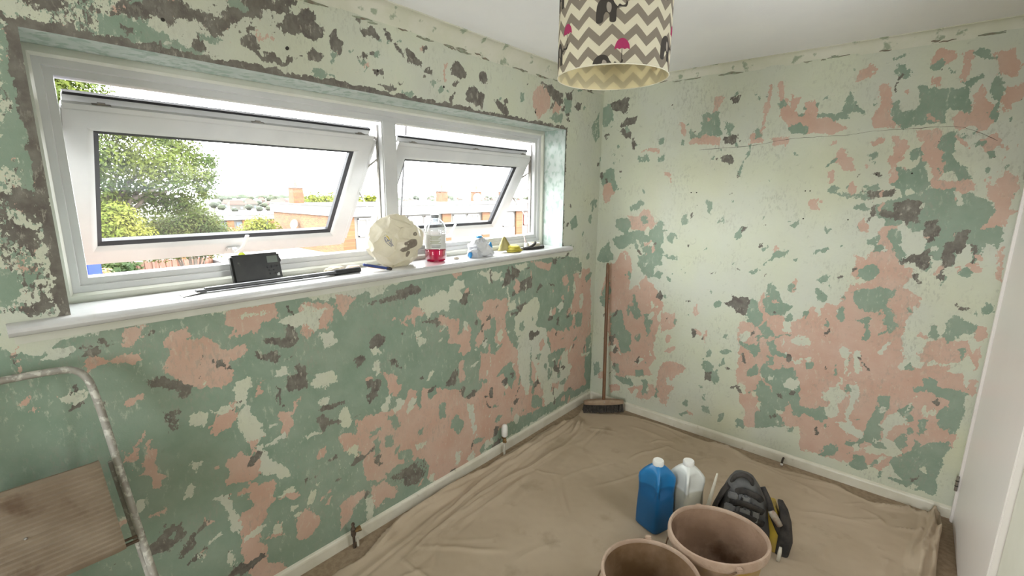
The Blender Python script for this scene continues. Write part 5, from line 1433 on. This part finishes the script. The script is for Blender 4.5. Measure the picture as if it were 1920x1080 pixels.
build('cap', *lathe([(0, .955*bht), (.37*brd, .955*bht), (.38*brd, .965*bht), (.38*brd, 1.02*bht), (.35*brd, 1.03*bht), (0, 1.03*bht)], bo, 24), mottled('grey_bottle_cap', (.16, .17, .18), (.2, .2, .21), 30., rough=.4), dbt, smooth=True, angle=.6)

# small bag holding white gloves, blue print
m_wfilm = mottled('white_glove_plastic', (.62, .62, .64), (.54, .55, .58), 12., rough=.4, bump=.4, bscale=60.)
m_bfilm = mottled('bright_blue_print', (.03, .28, .62), (.02, .22, .5), 10., rough=.4)
g0 = Vector(at(895, 476, 0, -.060)); gs = .0026
gb = thing('glove_bag', (g0.x, g0.y, SZ), 'small clear bag of white work gloves with blue print in mid sill', 'bag')
build('glove_bundle', *lump((g0.x, g0.y+.005, SZ), (.052, .082, .056), 1.7, .34, 5.5, 5, .62), m_wfilm, gb, smooth=True, angle=.8)
build('glove_fold', *lump((g0.x+.034, g0.y-.045, SZ), (.028, .055, .030), 2.0, .30, 9.2, 4, .7), m_wfilm, gb, smooth=True, angle=.8)
build('glove_fold', *lump((g0.x+.040, g0.y+.045, SZ), (.020, .038, .024), 2.0, .30, 2.2, 4, .7), m_wfilm, gb, smooth=True, angle=.8)
build('glove_fold', *lump((g0.x+.012, g0.y+.012, SZ+.060), (.034, .050, .024), 1.8, .28, 6.6, 4, .95), m_wfilm, gb, smooth=True, angle=.8)
build('blue_print', *lump((g0.x+.010, g0.y+.006, SZ+.104), (.016, .022, .008), 1.5, .2, 1.5, 3, .9), m_bfilm, gb, smooth=True, label='bright blue printed corner')
build('blue_print', *lump((g0.x+.030, g0.y+.074, SZ+.004), (.014, .014, .036), 1.5, .25, 4.5, 3, .9), m_bfilm, gb, smooth=True, label='bright blue printed corner')
build('blue_print', *lump((g0.x+.034, g0.y-.090, SZ+.002), (.012, .010, .020), 1.5, .25, 7.5, 3, .9), m_bfilm, gb, smooth=True, label='bright blue printed corner')
cr0 = Vector(at(856, 482, 0, -.05))
build('plaster_crumb', *lump((cr0.x, cr0.y, SZ), (.012, .015, .009), 2., .25, 3.3, 3, .6), mottled('pale_plaster_crumb', (.55, .50, .42), (.48, .43, .36), 40., rough=.9), smooth=True, label='small pale plaster crumb left of the glove bag', cat='crumb')
# yellow cloths
y0c = Vector(at(955, 470, 0, -.055))
m_ycl = mottled('yellow_duster_cloth', (.48, .40, .05), (.56, .48, .10), 14., rough=.9)
m_ycl2 = mottled('khaki_cloth', (.36, .31, .12), (.42, .37, .17), 14., rough=.9)
yc = thing('yellow_duster', (y0c.x, y0c.y, SZ), 'folded yellow cloth duster standing right of the glove bag', 'cloth')
for i in range(4):   # folded layers
    z = SZ+.006+i*.010; P = []
    vf = superloft([(0, 0, -.0045, .026, .050-.003*i), (0, 0, -.002, .029, .053-.003*i), (0, 0, .002, .029, .053-.003*i), (0, 0, .0045, .026, .050-.003*i)], 32, p=3.)
    V = [Vector((v.x, v.y, v.z+.006*mnoise.noise(Vector((v.x*25, v.y*25, i*3.))))) for v in vf[0]]
    build('fold', *xform((V, vf[1]), (y0c.x+.022, y0c.y+.022-.002*i, z), .15*i-.2), m_ycl, yc, smooth=True, angle=.9)
V, F = [], []
for j in range(9):      # peaked upper corner of the cloth
    t = j/8; r_ = .046*(1-t)**.8+.003
    for k in range(16):
        a = 2*math.pi*k/16; q = 1+.18*math.sin(3*a+2*t); V.append(Vector((y0c.x-.008+r_*.38*math.cos(a)*q+.006*math.sin(5*a+4*t), y0c.y-.026+r_*1.2*math.sin(a)*q-.016*t*t, SZ+.012+.085*t-.012*abs(math.sin(a))*t*(1-t))))
for j in range(8):
    for k in range(16): F.append((j*16+k, j*16+(k+1) % 16, (j+1)*16+(k+1) % 16, (j+1)*16+k))
F.append(tuple(8*16+k for k in range(16))); F.append(tuple(range(15, -1, -1)))
build('peaked_corner', V, F, m_ycl2, yc, smooth=True)
# small dark pliers and rolls at the far end
t0 = Vector(at(985, 467, 0, -.045))
tl = thing('pliers', (t0.x, t0.y, SZ), 'black-handled pliers lying at the far end of the sill', 'pliers')
build('handle', *tube(smoothpath([Vector((t0.x, t0.y-.03, SZ+.010)), Vector((t0.x+.010, t0.y+.03, SZ+.016)), Vector((t0.x+.004, t0.y+.085, SZ+.030)), Vector((t0.x-.010, t0.y+.115, SZ+.040))], 5), .009, 10), m_blk, tl, smooth=True)
build('handle', *tube(smoothpath([Vector((t0.x, t0.y-.03, SZ+.010)), Vector((t0.x+.022, t0.y+.04, SZ+.010)), Vector((t0.x+.020, t0.y+.12, SZ+.010)), Vector((t0.x+.015, t0.y+.17, SZ+.010))], 5), .009, 10), m_blk, tl, smooth=True)
build('jaw', *tube([Vector((t0.x, t0.y-.028, SZ+.010)), Vector((t0.x-.006, t0.y-.06, SZ+.009)), Vector((t0.x-.010, t0.y-.095, SZ+.006))], [.010, .008, .003], 8), m_steel, tl, smooth=True, angle=.9)
r0_ = Vector(at(1000, 464, 0, -.095))
rt = thing('tape_roll', (r0_.x, r0_.y, SZ), 'cream roll of masking tape tucked in the sill corner', 'tape')
build('tape', *lathe([(.022, 0), (.044, 0), (.045, .003), (.045, .030), (.044, .033), (.022, .033), (.022, 0)], (r0_.x, r0_.y, SZ), 36), mottled('masking_tape', (.58, .54, .42), (.62, .58, .47), 30., rough=.7), rt, smooth=True, angle=.6)
build('cardboard_core', *lathe([(.019, .001), (.0225, .001), (.0225, .032), (.019, .032), (.019, .001)], (r0_.x, r0_.y, SZ), 32), mottled('cardboard', (.35, .26, .16), (.3, .22, .14), 30., rough=.9), rt)
q0 = Vector(at(990, 445, 0, -.115))
ct = thing('sealant_tube', (q0.x, q0.y, SZ), 'pale sealant tube with a pointed nozzle beside the tape roll', 'tube')
build('nozzle', *tube([Vector((q0.x, q0.y-.020, SZ+.035)), Vector((q0.x, q0.y-.032, SZ+.060)), Vector((q0.x, q0.y-.048, SZ+.098))], [.009, .006, .002], 12), mottled('pinkish_nozzle', (.58, .48, .45), (.62, .53, .5), 30.), ct, smooth=True)
build('tube_body', *lathe([(0, 0), (.014, 0), (.015, .004), (.015, .030), (.010, .038), (0, .039)], (q0.x, q0.y-.018, SZ), 24), m_white, ct, smooth=True, angle=.6)

# ------------------------------------------------------------------ outdoors
GZ = -4.7
GP = [(0, -2.7), (9, -2.9), (20, -4.7), (60, -6.5)]+[(D_, float(at(700, y_, 0, -D_)[2])) for D_, y_ in ((130, 399), (250, 392), (400, 382), (500, 376), (600, 369))]+[(680, -30.), (1200, -160.)]
def gz(x): return float(np.interp(-x, [a for a, b in GP], [b for a, b in GP]))
m_grass = mottled('rough_grass_ground', (.0130, .0165, .0052), (.0208, .0191, .0104), .35, rough=.95, c3=(.0278, .0243, .0174), s3=.15, lo3=.5, hi3=.6)
gx = [-.45, -3, -6, -9, -14, -20, -30, -45, -60, -90, -120, -150, -200, -250, -300, -360, -420, -480, -530, -570, -600, -640, -700, -760, -900, -1200]
gy = np.linspace(-1., 1., 61); V, F = [], []
for x in gx:
    sp = 30+abs(x)*2.2
    for t in gy:
        y = t*sp+abs(x)*.55; b = 0.
        if -640 < x < -100: b = 1.2*mnoise.noise(Vector((x*.01, y*.01, 1.)))
        V.append((x, y, gz(x)+b))
ng = len(gy)
for i in range(len(gx)-1):
    for j in range(ng-1): F.append((i*ng+j, i*ng+j+1, (i+1)*ng+j+1, (i+1)*ng+j))
build('ground', V, F, m_grass, smooth=True, recalc=False, kind='structure', label='rough ground falling away to a wooded ridge')

# trees ------------------------------------------------
def leaf_mat(name, c1, c2, sc=.9):
    m = mat(name, c1, .7, spec=.2); n = NT(m); v = n.coord('Object'); col = n.mix(n.ramp(n.noise(v, sc, 3.), .38, .62), c1, c2); n.col(col)
    t = n.n('ShaderNodeBsdfTranslucent'); n.l(col, t.inputs[0]); mx = n.n('ShaderNodeMixShader'); mx.inputs[0].default_value = .35
    n.l(n.b.outputs[0], mx.inputs[1]); n.l(t.outputs[0], mx.inputs[2]); n.l(mx.outputs[0], n.out.inputs[0]); return m
m_leaf = leaf_mat('sycamore_leaf', (.024, .043, .004), (.062, .076, .008), 1.1)
m_conif = leaf_mat('conifer_leaf', (.028, .048, .008), (.07, .08, .014), 1.5)
m_dark = leaf_mat('dark_shrub_leaf', (.0155, .0310, .0081), (.0372, .0527, .0124), 1.5)
m_lime = leaf_mat('yellow_green_leaf', (.065, .088, .008), (.12, .125, .016), 1.2)
m_bark = mottled('bark', (.06, .05, .04), (.10, .08, .06), 6., rough=.9)
def leaves(clusters, n, size, rs):
    V, F = [], []; vol = [c[3]**2 for c in clusters]; tot = sum(vol)
    for (cx, cy_, cz, r), vv in zip(clusters, vol):
        for _ in range(max(6, int(n*vv/tot))):
            d = Vector((rs.gauss(0, 1), rs.gauss(0, 1), rs.gauss(0, 1))).normalized(); q = r*rs.uniform(.25, 1.06)
            p = Vector((cx, cy_, cz))+Vector((d.x, d.y, d.z*.85))*q
            nn = (d+Vector((rs.uniform(-.9, .9), rs.uniform(-.9, .9), rs.uniform(-.3, 1.)))).normalized(); u, w_ = frame_dirs(nn); s = size*rs.uniform(.6, 1.3)
            a = rs.uniform(0, 6.28); uu = u*math.cos(a)+w_*math.sin(a); ww = nn.cross(uu); k = len(V)
            V += [p-uu*s, p-ww*s*.45, p+uu*s-nn*s*.15, p+ww*s*.45]; F.append((k, k+1, k+2, k+3))
    return V, F
def tree(name, label, base, clusters, n, size, m, seed, cat='tree', group=None, trunk=.18):
    rs = random.Random(seed); t = thing(name, base, label, cat, group); b = Vector(base)
    top = Vector((sum(c[0] for c in clusters)/len(clusters), sum(c[1] for c in clusters)/len(clusters), sum(c[2] for c in clusters)/len(clusters)))
    vf = [tube([b, b+(top-b)*.5+Vector((.05, .1, 0)), top], [trunk, trunk*.75, trunk*.3], 8)]
    for c in clusters[:10]: vf.append(tube([b+(top-b)*.55, (b+(top-b)*.7+Vector(c[:3]))/2, Vector(c[:3])], [trunk*.35, trunk*.25, trunk*.1], 5))
    build('trunk', *join(*vf), m_bark, t, smooth=True)
    build('foliage', *leaves(clusters, n, size, rs), m, t, recalc=False, kind='stuff')
    return t
cl = []
for x, y, r in ((95, 165, .75), (140, 190, .7), (100, 230, .8), (180, 215, .75), (235, 235, .7), (290, 250, .65), (330, 275, .6), (370, 300, .5), (390, 330, .38), (350, 330, .55), (300, 310, .7), (240, 300, .8), (170, 290, .8), (120, 310, .8), (150, 370, .8), (220, 360, .8), (290, 365, .75), (345, 380, .5), (60, 250, .9), (20, 200, 1.), (60, 120, .9), (20, 330, 1.), (150, 130, .7), (395, 300, .25), (380, 355, .35)):
    p = at(x, y, 0, -13+random.uniform(-1.3, 1.3)); cl.append((p[0], p[1], p[2], r))
for _ in range(14): cl.append((-13.5+random.uniform(-2, 2), -2.6+random.uniform(-1.8, 1.2), 3+random.uniform(-1.6, 2.4), random.uniform(.8, 1.1)))
tree('broadleaf_tree', 'large leafy sycamore filling the left of the window', (-13.5, -1.7, gz(-13.5)), cl, 85000, .050, m_leaf, 3)
cl = []
for x, y, r in ((150, 430, .55), (200, 425, .55), (245, 440, .45), (170, 460, .5), (110, 440, .6), (225, 405, .35)):
    p = at(x, y, 0, -10.5); cl.append((p[0], p[1], p[2], r))
tree('garden_bush', 'bright green bush below the sycamore at the left', (-10.5, cl[0][1], gz(-10.5)), cl, 14000, .042, m_lime, 4, 'bush', trunk=.08)
cl = []
for x, y, r in ((300, 430, .7), (340, 425, .7), (375, 415, .6), (395, 425, .5), (410, 440, .45), (350, 450, .7), (390, 455, .6), (300, 455, .7), (365, 400, .4)):
    p = at(x, y, 0, -14.8); cl.append((p[0], p[1], p[2], r))
tree('conifer_hedge', 'feathery green conifer hedge right of the sycamore', (-14.8, cl[1][1], gz(-14.8)), cl, 18000, .042, m_conif, 5, 'hedge', trunk=.1)
cl = []
for x, y, r in ((180, 512, .35), (205, 505, .38), (230, 498, .30), (160, 520, .3)):
    p = at(x, y, 0, -9.2); cl.append((p[0], p[1], p[2]-.1, r))
tree('laurel_bush', 'dark low bush just above the window frame, beside the blue post', (-9.2, cl[1][1], gz(-9.2)), cl, 1500, .07, m_dark, 6, 'bush', trunk=.05)
p = at(196, 510, 0, -7.2)
tree('dried_hydrangea', 'dry tan flower heads next to the blue post', (-7.2, p[1], gz(-7.2)), [(-7.2, p[1], p[2]-.02, .12), (-7.15, p[1]+.1, p[2]-.18, .13), (-7.25, p[1]-.08, p[2]-.2, .12), (-7.2, p[1]+.04, p[2]-.38, .14)], 700, .03, leaf_mat('dry_petal', (.32, .22, .10), (.24, .15, .07)), 7, 'shrub', trunk=.03)
cl = []
for x, y, r in ((485, 425, 1.), (500, 432, 1.), (470, 438, .9), (510, 440, .9)):
    p = at(x, y, 0, -33); cl.append((p[0], p[1], p[2], r))
tree('garden_bush', 'round light green bush against the brick gable', (-33, cl[0][1], gz(-33)), cl, 1800, .14, m_lime, 8, 'bush', trunk=.1)
cl = []
for x, y, r in ((450, 440, .9), (440, 447, .9), (460, 446, .8)):
    p = at(x, y, 0, -36); cl.append((p[0], p[1], p[2], r))
tree('garden_bush', 'reddish bush left of the light green one by the gable', (-36, cl[0][1], gz(-36)), cl, 1200, .14, leaf_mat('reddish_leaf', (.14, .075, .04), (.13, .12, .04)), 9, 'bush', trunk=.1)
p = at(455, 483, 0, -11)
tree('spiky_yucca', 'pale spiky plant behind the radio', (-11, p[1], gz(-11)), [(-11, p[1], p[2]-.15, .25), (-11, p[1]+.2, p[2]-.3, .25), (-11, p[1]-.1, p[2]-.4, .3)], 260, .22, m_lime, 10, 'shrub', trunk=.05)
for i, (xs_, D, lab) in enumerate((((585, 605, 625, 645), 48, 'yellow-green trees behind the flat roof right of the chimney'), ((690, 705, 720), 52, 'yellow-green tree glimpsed between the two sashes'))):
    cl = []
    for x in xs_:
        p = at(x, 378+random.uniform(-3, 3), 0, -D); cl.append((p[0], p[1], p[2], 1.3))
    tree('round_tree', lab, (-D, cl[1][1], gz(-D)), cl, 1400, .22, m_lime, 20+i, trunk=.2)

# rust-stained board fence, shed roofs, blue post ---------------------
m_rust = mottled('rusty_red_board', (.075, .026, .012), (.10, .05, .03), 4., rough=.8, c3=(.15, .11, .085), s3=7., lo3=.60, hi3=.70, stretch=(1, 3, .5))
fa = Vector(at(247, 492, 0, -16)); fb = Vector(at(395, 482, 0, -20)); fe = thing('board_fence', ((fa.x+fb.x)/2, (fa.y+fb.y)/2, gz(-18)), 'rusty red board fence seen below the open left sash', 'fence')
nb_ = 26
for i in range(nb_):
    c = fa+(fb-fa)*((i+.5)/nb_); zt = c.z+random.uniform(-.03, .03); dv = (fb-fa).normalized(); hw_ = (fb-fa).length/nb_*.47; zb_ = gz(c.x)
    build('board', *obox((c.x+(.02 if i % 2 else 0), c.y, (zt+zb_)/2), dv*hw_, Vector((-dv.y, dv.x, 0))*.015, (0, 0, (zt-zb_)/2)), m_rust, fe)
for t in (0., .5, 1.):
    c = fa+(fb-fa)*t; build('post', *boxVF(c.x-.05, c.x+.05, c.y-.05, c.y+.05, gz(c.x), c.z+.08), mottled('pale_post', (.14, .12, .095), (.12, .10, .08), 9., rough=.8) if t == 0 else m_rust, fe)
m_felt = mottled('grey_roof_felt', (.045, .043, .041), (.065, .062, .058), .8, rough=.9); m_conc = mottled('pale_concrete', (.085, .08, .072), (.11, .10, .09), 2., rough=.9)
for i, (xa, xb, ya, yb, D0, D1, lab) in enumerate(((420, 520, 490, 482, 19., 24., 'grey felted garage roof behind the radio'), (535, 610, 480, 476, 21., 25., 'grey felted garage roof right of the radio'))):
    a = at(xa, ya, 0, -D0); b = at(xb, yb, 0, -D0)
    gq = thing('garage', (-(D0+D1)/2, (a[1]+b[1])/2, gz(-D0)), lab, 'garage', 'flat-roofed garages'); z = (a[2]+b[2])/2
    build('garage_wall', *boxVF(-D1, -D0, a[1], b[1], gz(-D1)-.2, z-.15), m_conc, gq); build('garage_roof', *boxVF(-D1-.1, -D0+.15, a[1]-.1, b[1]+.1, z-.15, z), m_felt, gq)
    build('roof_edging', *boxVF(-D0+.15, -D0+.22, a[1]-.1, b[1]+.1, z-.18, z+.05), m_conc, gq)
pb = at(176, 503, 0, -6.)
bp = thing('blue_post', (-6., pb[1], gz(-6.)), 'bright blue post at the lower left of the window view', 'post')
m_blue = mottled('bright_blue_paint', (.002, .016, .13), (.0025, .02, .15), 4., rough=.5)
build('post_shaft', *boxVF(-6.08, -5.92, pb[1]-.075, pb[1]+.065, gz(-6.), pb[2]+.25), m_blue, bp, bevel=.01); build('post_cap', *boxVF(-6.1, -5.9, pb[1]-.095, pb[1]+.085, pb[2]+.25, pb[2]+.28), m_blue, bp, bevel=.008)
ca = at(761, 245, 0, -.95); cb_ = at(752, 400, 0, -.95)
ca, cb_ = Vector(ca), Vector(cb_); dv = (ca-cb_)
build('hanging_cable', *tube(smoothpath([cb_-dv*8.6, cb_-dv*3+Vector((.0, .03, 0)), cb_, ca, ca+dv*.9], 6), .007, 8), mottled('grey_cable', (.030, .029, .030), (.04, .038, .04), 6.), smooth=True, label='thin grey cable hanging outside the right-hand sash', cat='cable')

# brick terraces ---------------------
def brick_mat(name, c1, c2, mor, rot):
    m = mat(name, c1, .85); n = NT(m); v = n.coord('Object', (1, 1, 1), rot)
    b = n.n('ShaderNodeTexBrick'); n.l(v, b.inputs['Vector']); b.inputs['Scale'].default_value = 1.; b.inputs['Brick Width'].default_value = .225; b.inputs['Row Height'].default_value = .075; b.inputs['Mortar Size'].default_value = .006
    b.inputs['Color1'].default_value = (*c1, 1); b.inputs['Color2'].default_value = (*c2, 1); b.inputs['Mortar'].default_value = (*mor, 1)
    n.col(n.mix(n.math('MULTIPLY', n.ramp(n.noise(n.coord('Object'), 1.3, 4.), .45, .7), .5), b.outputs[0], (.05, .03, .016))); return m
m_brk_f = brick_mat('orange_brick_front', (.150, .062, .017), (.085, .030, .009), (.15, .098, .05), (math.pi/2, 0, math.pi/2))
m_brk_s = brick_mat('orange_brick_gable', (.150, .062, .017), (.085, .030, .009), (.15, .098, .05), (math.pi/2, 0, 0))
m_fasc = mottled('white_fascia', (.1271, .1271, .1247), (.1386, .1386, .1363), 2., rough=.5); m_panel = mottled('pale_cladding', (.0970, .0924, .0832), (.1063, .1016, .0924), 1., rough=.7)
m_wglass = mat('house_window_glass', (.10, .12, .14), .1); m_redfr = mat('red_brown_window_frame', (.20, .06, .045), .5); m_wfr = mat('white_window_frame', (.5, .5, .5), .4)
m_chim = mottled('orange_chimney_brick', (.115, .045, .014), (.08, .030, .011), 5., rough=.85)
def chimney(par, x, y, z, w_, h, pots=1):
    c = build('chimney', *boxVF(x-w_/2, x+w_/2, y-w_/2, y+w_/2, z, z+h), m_chim, par)
    build('chimney_cap', *boxVF(x-w_*.6, x+w_*.6, y-w_*.6, y+w_*.6, z+h, z+h+.12), m_conc, c)
    for k in range(pots): build('chimney_pot', *lathe([(.13, 0), (.15, .05), (.11, .1), (.12, .5), (.09, .5)], (x, y+(k-(pots-1)/2)*.35, z+h+.12), 12), mottled('clay_pot', (.25, .10, .05), (.2, .08, .04), 9.), c)
def dish(par, p, nrm, r):
    nrm = Vector(nrm).normalized(); u, v = frame_dirs(nrm); V, F = [Vector(p)-nrm*.08], []
    for k in range(18):
        a = 2*math.pi*k/18; V.append(Vector(p)+u*r*math.cos(a)+v*r*1.15*math.sin(a))
    for k in range(18): F.append((0, 1+k, 1+(k+1) % 18))
    d = build('satellite_dish', V, F, m_fasc, par, smooth=True); build('dish_arm', *join(tube([Vector(p)-nrm*.08, Vector(p)-nrm*.30], .02, 6), tube([Vector(p)-v*r, Vector(p)+nrm*.35], .012, 5)), m_felt, d); return d
D = 25.; yc_ = 12.2; zr = .64; zf = .05
ter = thing('terraced_block', (-30, 28., gz(-25)), 'flat-roofed brick terrace with a deep white fascia across the gardens', 'building')
yend = 50.
build('wall', *boxVF(-35, -D-.12, yc_+.02, yend, gz(-25)-1.2, zf+.1), m_panel, ter)
build('gable_wall', *boxVF(-35, -D, yc_, yc_+.25, gz(-25)-1.2, zf+.1), m_brk_s, ter, label='orange brick gable end')
build('fascia', *boxVF(-35.2, -D+.25, yc_-.15, yend, zf, zr), m_fasc, ter, label='deep white fascia')
build('roof', *boxVF(-35.25, -D+.3, yc_-.2, yend, zr, zr+.06), m_felt, ter)
for i in range(9):
    y = yc_+.25 + (0 if i == 0 else (20.56-yc_-.25)+4.25*(i-2) if i > 1 else 3.85)
    build('brick_pier', *boxVF(-D-.05, -D+.06, y-.42, y+.42, gz(-25)-1, zf), m_brk_f, ter)
    fr = m_redfr if i in (4, 5) else m_wfr
    for k, (a, b) in enumerate(((.75, 2.05), (2.25, 3.55))):
        wn = build('window', *join(boxVF(-D-.13, -D-.03, y+a, y+b, -1.25, -1.17), boxVF(-D-.13, -D-.03, y+a, y+b, -.17, -.09), boxVF(-D-.13, -D-.03, y+a, y+a+.08, -1.25, -.09), boxVF(-D-.13, -D-.03, y+b-.08, y+b, -1.25, -.09), boxVF(-D-.13, -D-.03, (y+y+a+b)/2-.03, (y+y+a+b)/2+.03, -1.2, -.1)), fr, ter)
        build('pane', *boxVF(-D-.125, -D-.09, y+a+.05, y+b-.05, -1.2, -.12), m_wglass if (i+k) % 3 else m_panel, wn)
    build('infill_panel', *boxVF(-D-.12, -D-.02, y+.5, y+3.75, -2.4, -1.35), m_panel, ter)
    build('lower_fascia', *boxVF(-D-.12, -D+.1, y+.45, y+3.8, -2.75, -2.45), m_fasc, ter)
c1 = at(557, 388, 0, -33.); chimney(ter, -33., c1[1], zr, .75, 1.15, 1)
build('aerial', *join(tube([(-33.3, c1[1]+.4, zr), (-33.3, c1[1]+.4, zr+3.0)], .02, 5), tube([(-33.3, c1[1]-.0, zr+2.9), (-33.3, c1[1]+.8, zr+2.9)], .012, 5)), m_felt, ter)
for x in (829, 893, 944):
    q = at(x, 386, 0, -33.); chimney(ter, -33., q[1], zr, .8, 1.0, 1)
q = at(559, 420, 1, yc_-.05); dish(ter, (q[0], yc_-.35, q[2]), (.5, -1, .3), .30); q = at(637, 425, 1, yc_-.05); dish(ter, (q[0], yc_-.35, q[2]), (.6, -1, .3), .30)
q = at(895, 371, 0, -32.); dish(ter, (-32., q[1], q[2]), (.8, -1, .3), .42)
build('dish_mast', *tube([(-32.1, q[1], zr), (-32.1, q[1], q[2])], .025, 6), m_felt, ter)
D2 = 52.; a = at(405, 403, 0, -D2); b = at(535, 403, 0, -D2); bz = at(450, 412, 0, -D2)[2]; tz = at(450, 404, 0, -D2)[2]
blk = thing('terraced_block', (-D2-4, (a[1]+b[1])/2, gz(-D2)), 'farther low block with brick piers and white eaves left of the gable', 'building')
build('wall', *boxVF(-D2-8, -D2-.1, a[1]-14, b[1]+4, gz(-D2)-3, bz+.1), m_panel, blk); build('fascia', *boxVF(-D2-8.2, -D2+.3, a[1]-14.2, b[1]+4.2, bz, tz), m_fasc, blk)
build('roof', *boxVF(-D2-8.25, -D2+.32, a[1]-14.25, b[1]+4.25, tz, tz+.05), m_felt, blk)
for x in (340, 370, 400, 432, 461, 486, 509):
    q = at(x, 420, 0, -D2); build('brick_pier', *boxVF(-D2-.1, -D2+.1, q[1]-.33, q[1]+.33, gz(-D2)-2, bz), m_brk_f, blk)
    for dy in (.6, 1.35): build('window', *boxVF(-D2-.15, -D2-.03, q[1]+dy, q[1]+dy+.6, bz-1.0, bz-.25), m_wglass, blk)

# far hillside: houses and trees -------------------
m_roofs = [mottled('clay_tile_roof', (.0347, .0139, .0083), (.0416, .0194, .0125), .4, rough=.8), mottled('brown_tile_roof', (.0277, .0180, .0125), (.0347, .0236, .0166), .4, rough=.8), mottled('slate_roof', (.0208, .0208, .0222), (.0277, .0263, .0277), .4, rough=.7)]
m_walls = [mottled('cream_house_wall', (.0499, .0457, .0374), (.0554, .0513, .0416), .2), mottled('white_house_wall', (.0624, .0610, .0582), (.0693, .0679, .0638), .2), mottled('pinkish_brick_house_wall', (.0416, .0222, .0152), (.0471, .0277, .0194), .2)]
rh = random.Random(5); taken = []
def free(x, y, r):
    if any((x-a)**2+(y-b)**2 < (r+c)**2 for a, b, c in taken): return False
    taken.append((x, y, r)); return True
mats_ = ('red-roofed', 'brown-roofed', 'slate-roofed'); walls_ = ('cream', 'white', 'pink brick')
for i in range(60):
    x = 402+i*10.2+rh.uniform(-4, 4); D_ = rh.uniform(270, 440); q = at(x, 380, 0, -D_); q[2] = gz(-D_)
    w_, d_, h_ = rh.uniform(2.2, 4.), rh.uniform(2.2, 3), rh.uniform(2.6, 3.6); ri, wi = rh.randrange(3), rh.randrange(3)
    if not free(-D_, q[1], 5.5): continue
    o = Vector((-D_, q[1], q[2]+h_*.25)); wb_ = gz(-D_)-1
    hs = thing('house', (o.x, o.y, wb_), 'tiny distant %s house with %s walls on the hillside' % (mats_[ri], walls_[wi]), 'house', 'distant hillside houses, %s %s' % (mats_[ri], walls_[wi]))
    build('house_wall', *boxVF(o.x-d_, o.x+d_, o.y-w_, o.y+w_, wb_, o.z+h_*.55), m_walls[wi], hs)
    zt = o.z+h_*.55; V = [(o.x-d_*1.1, o.y-w_*1.05, zt), (o.x+d_*1.1, o.y-w_*1.05, zt), (o.x+d_*1.1, o.y+w_*1.05, zt), (o.x-d_*1.1, o.y+w_*1.05, zt), (o.x, o.y-w_*.8, zt+h_*.75), (o.x, o.y+w_*.8, zt+h_*.75)]
    build('house_roof', V, [(0, 1, 4), (1, 2, 5, 4), (2, 3, 5), (3, 0, 4, 5), (0, 3, 2, 1)], m_roofs[ri], hs)
    build('window', *join(*[boxVF(o.x+d_, o.x+d_+.1, o.y+f*w_-.6, o.y+f*w_+.6, zt-2.4, zt-1.1) for f in (-.5,)]), m_wglass, hs); build('window', *boxVF(o.x+d_, o.x+d_+.1, o.y+.5*w_-.6, o.y+.5*w_+.6, zt-2.4, zt-1.1), m_wglass, hs)
m_far = [mottled('distant_tree_green', (.0176, .0250, .0103), (.0250, .0309, .0147), .25, rough=.9), mottled('distant_tree_dark', (.0132, .0191, .0103), (.0206, .0250, .0147), .25, rough=.9)]
proto = None
for i in range(230):
    x = 400+rh.uniform(0, 640); far = False; D_ = rh.uniform(230, 540); q = at(x, 380, 0, -D_); r_ = D_*rh.uniform(.003, .0065)
    k = i % 6
    if i >= 6 and not free(-D_, q[1], r_*1.45): continue
    if i < 6:
        V, F = blob((0, 0, 0), (1, 1, .9), 3, lambda d: 1+.35*mnoise.fractal(d*2.2+Vector((k*3., 0, 0)), 1., 2., 3))
        proto = proto or []
        m1 = bpy.data.meshes.new('crown'); m1.from_pydata(V, [], F); m1.shade_smooth(); m1.materials.append(m_far[k % 2])
        V, F = tube([(0, 0, -3.2), (0, 0, -.5)], [.12, .08], 6); m2 = bpy.data.meshes.new('trunk'); m2.from_pydata(V, [], F); m2.materials.append(m_bark); proto.append((m1, m2)); continue
    t = thing('distant_tree', (-D_, q[1], gz(-D_)), 'distant round %s tree on the %s' % (('mid green', 'dark green')[k % 2], 'wooded ridge skyline' if far else 'hillside among the houses'), 'tree', 'distant trees, %s %s' % (('mid green', 'dark green')[k % 2], 'ridge' if far else 'hillside'))
    for nm, me in zip(('crown', 'trunk'), proto[k]):
        o = bpy.data.objects.new(nm, me); link(o); o.parent = t; o.location = Vector((0, 0, r_*1.1)); o.scale = (r_, r_*1.15, r_)

# wooded ridge: close-packed crowns along the skyline, past counting
vf = []
for i in range(700):
    x = 380+rh.uniform(0, 680); D_ = rh.uniform(560, 620); top = float(np.interp(x, [380, 450, 520, 600, 700, 760, 900, 1060], [367, 364, 365, 368, 371, 371, 370, 369])); q = at(x, top+rh.uniform(-1, 6), 0, -D_); r_ = rh.uniform(4.5, 8.5)
    sd = rh.uniform(0, 50); vf.append(blob((-D_, q[1], q[2]-r_*.8), (r_, r_*1.2, r_*.85), 2, lambda d: 1+.3*mnoise.noise(d*2.+Vector((sd, 0, 0)))))
build('woodland', *join(*vf), mottled('woodland_canopy', (.014, .024, .010), (.022, .033, .015), .2, rough=.9), smooth=True, recalc=False, kind='stuff', label='dense woodland along the skyline of the ridge', cat='woodland')
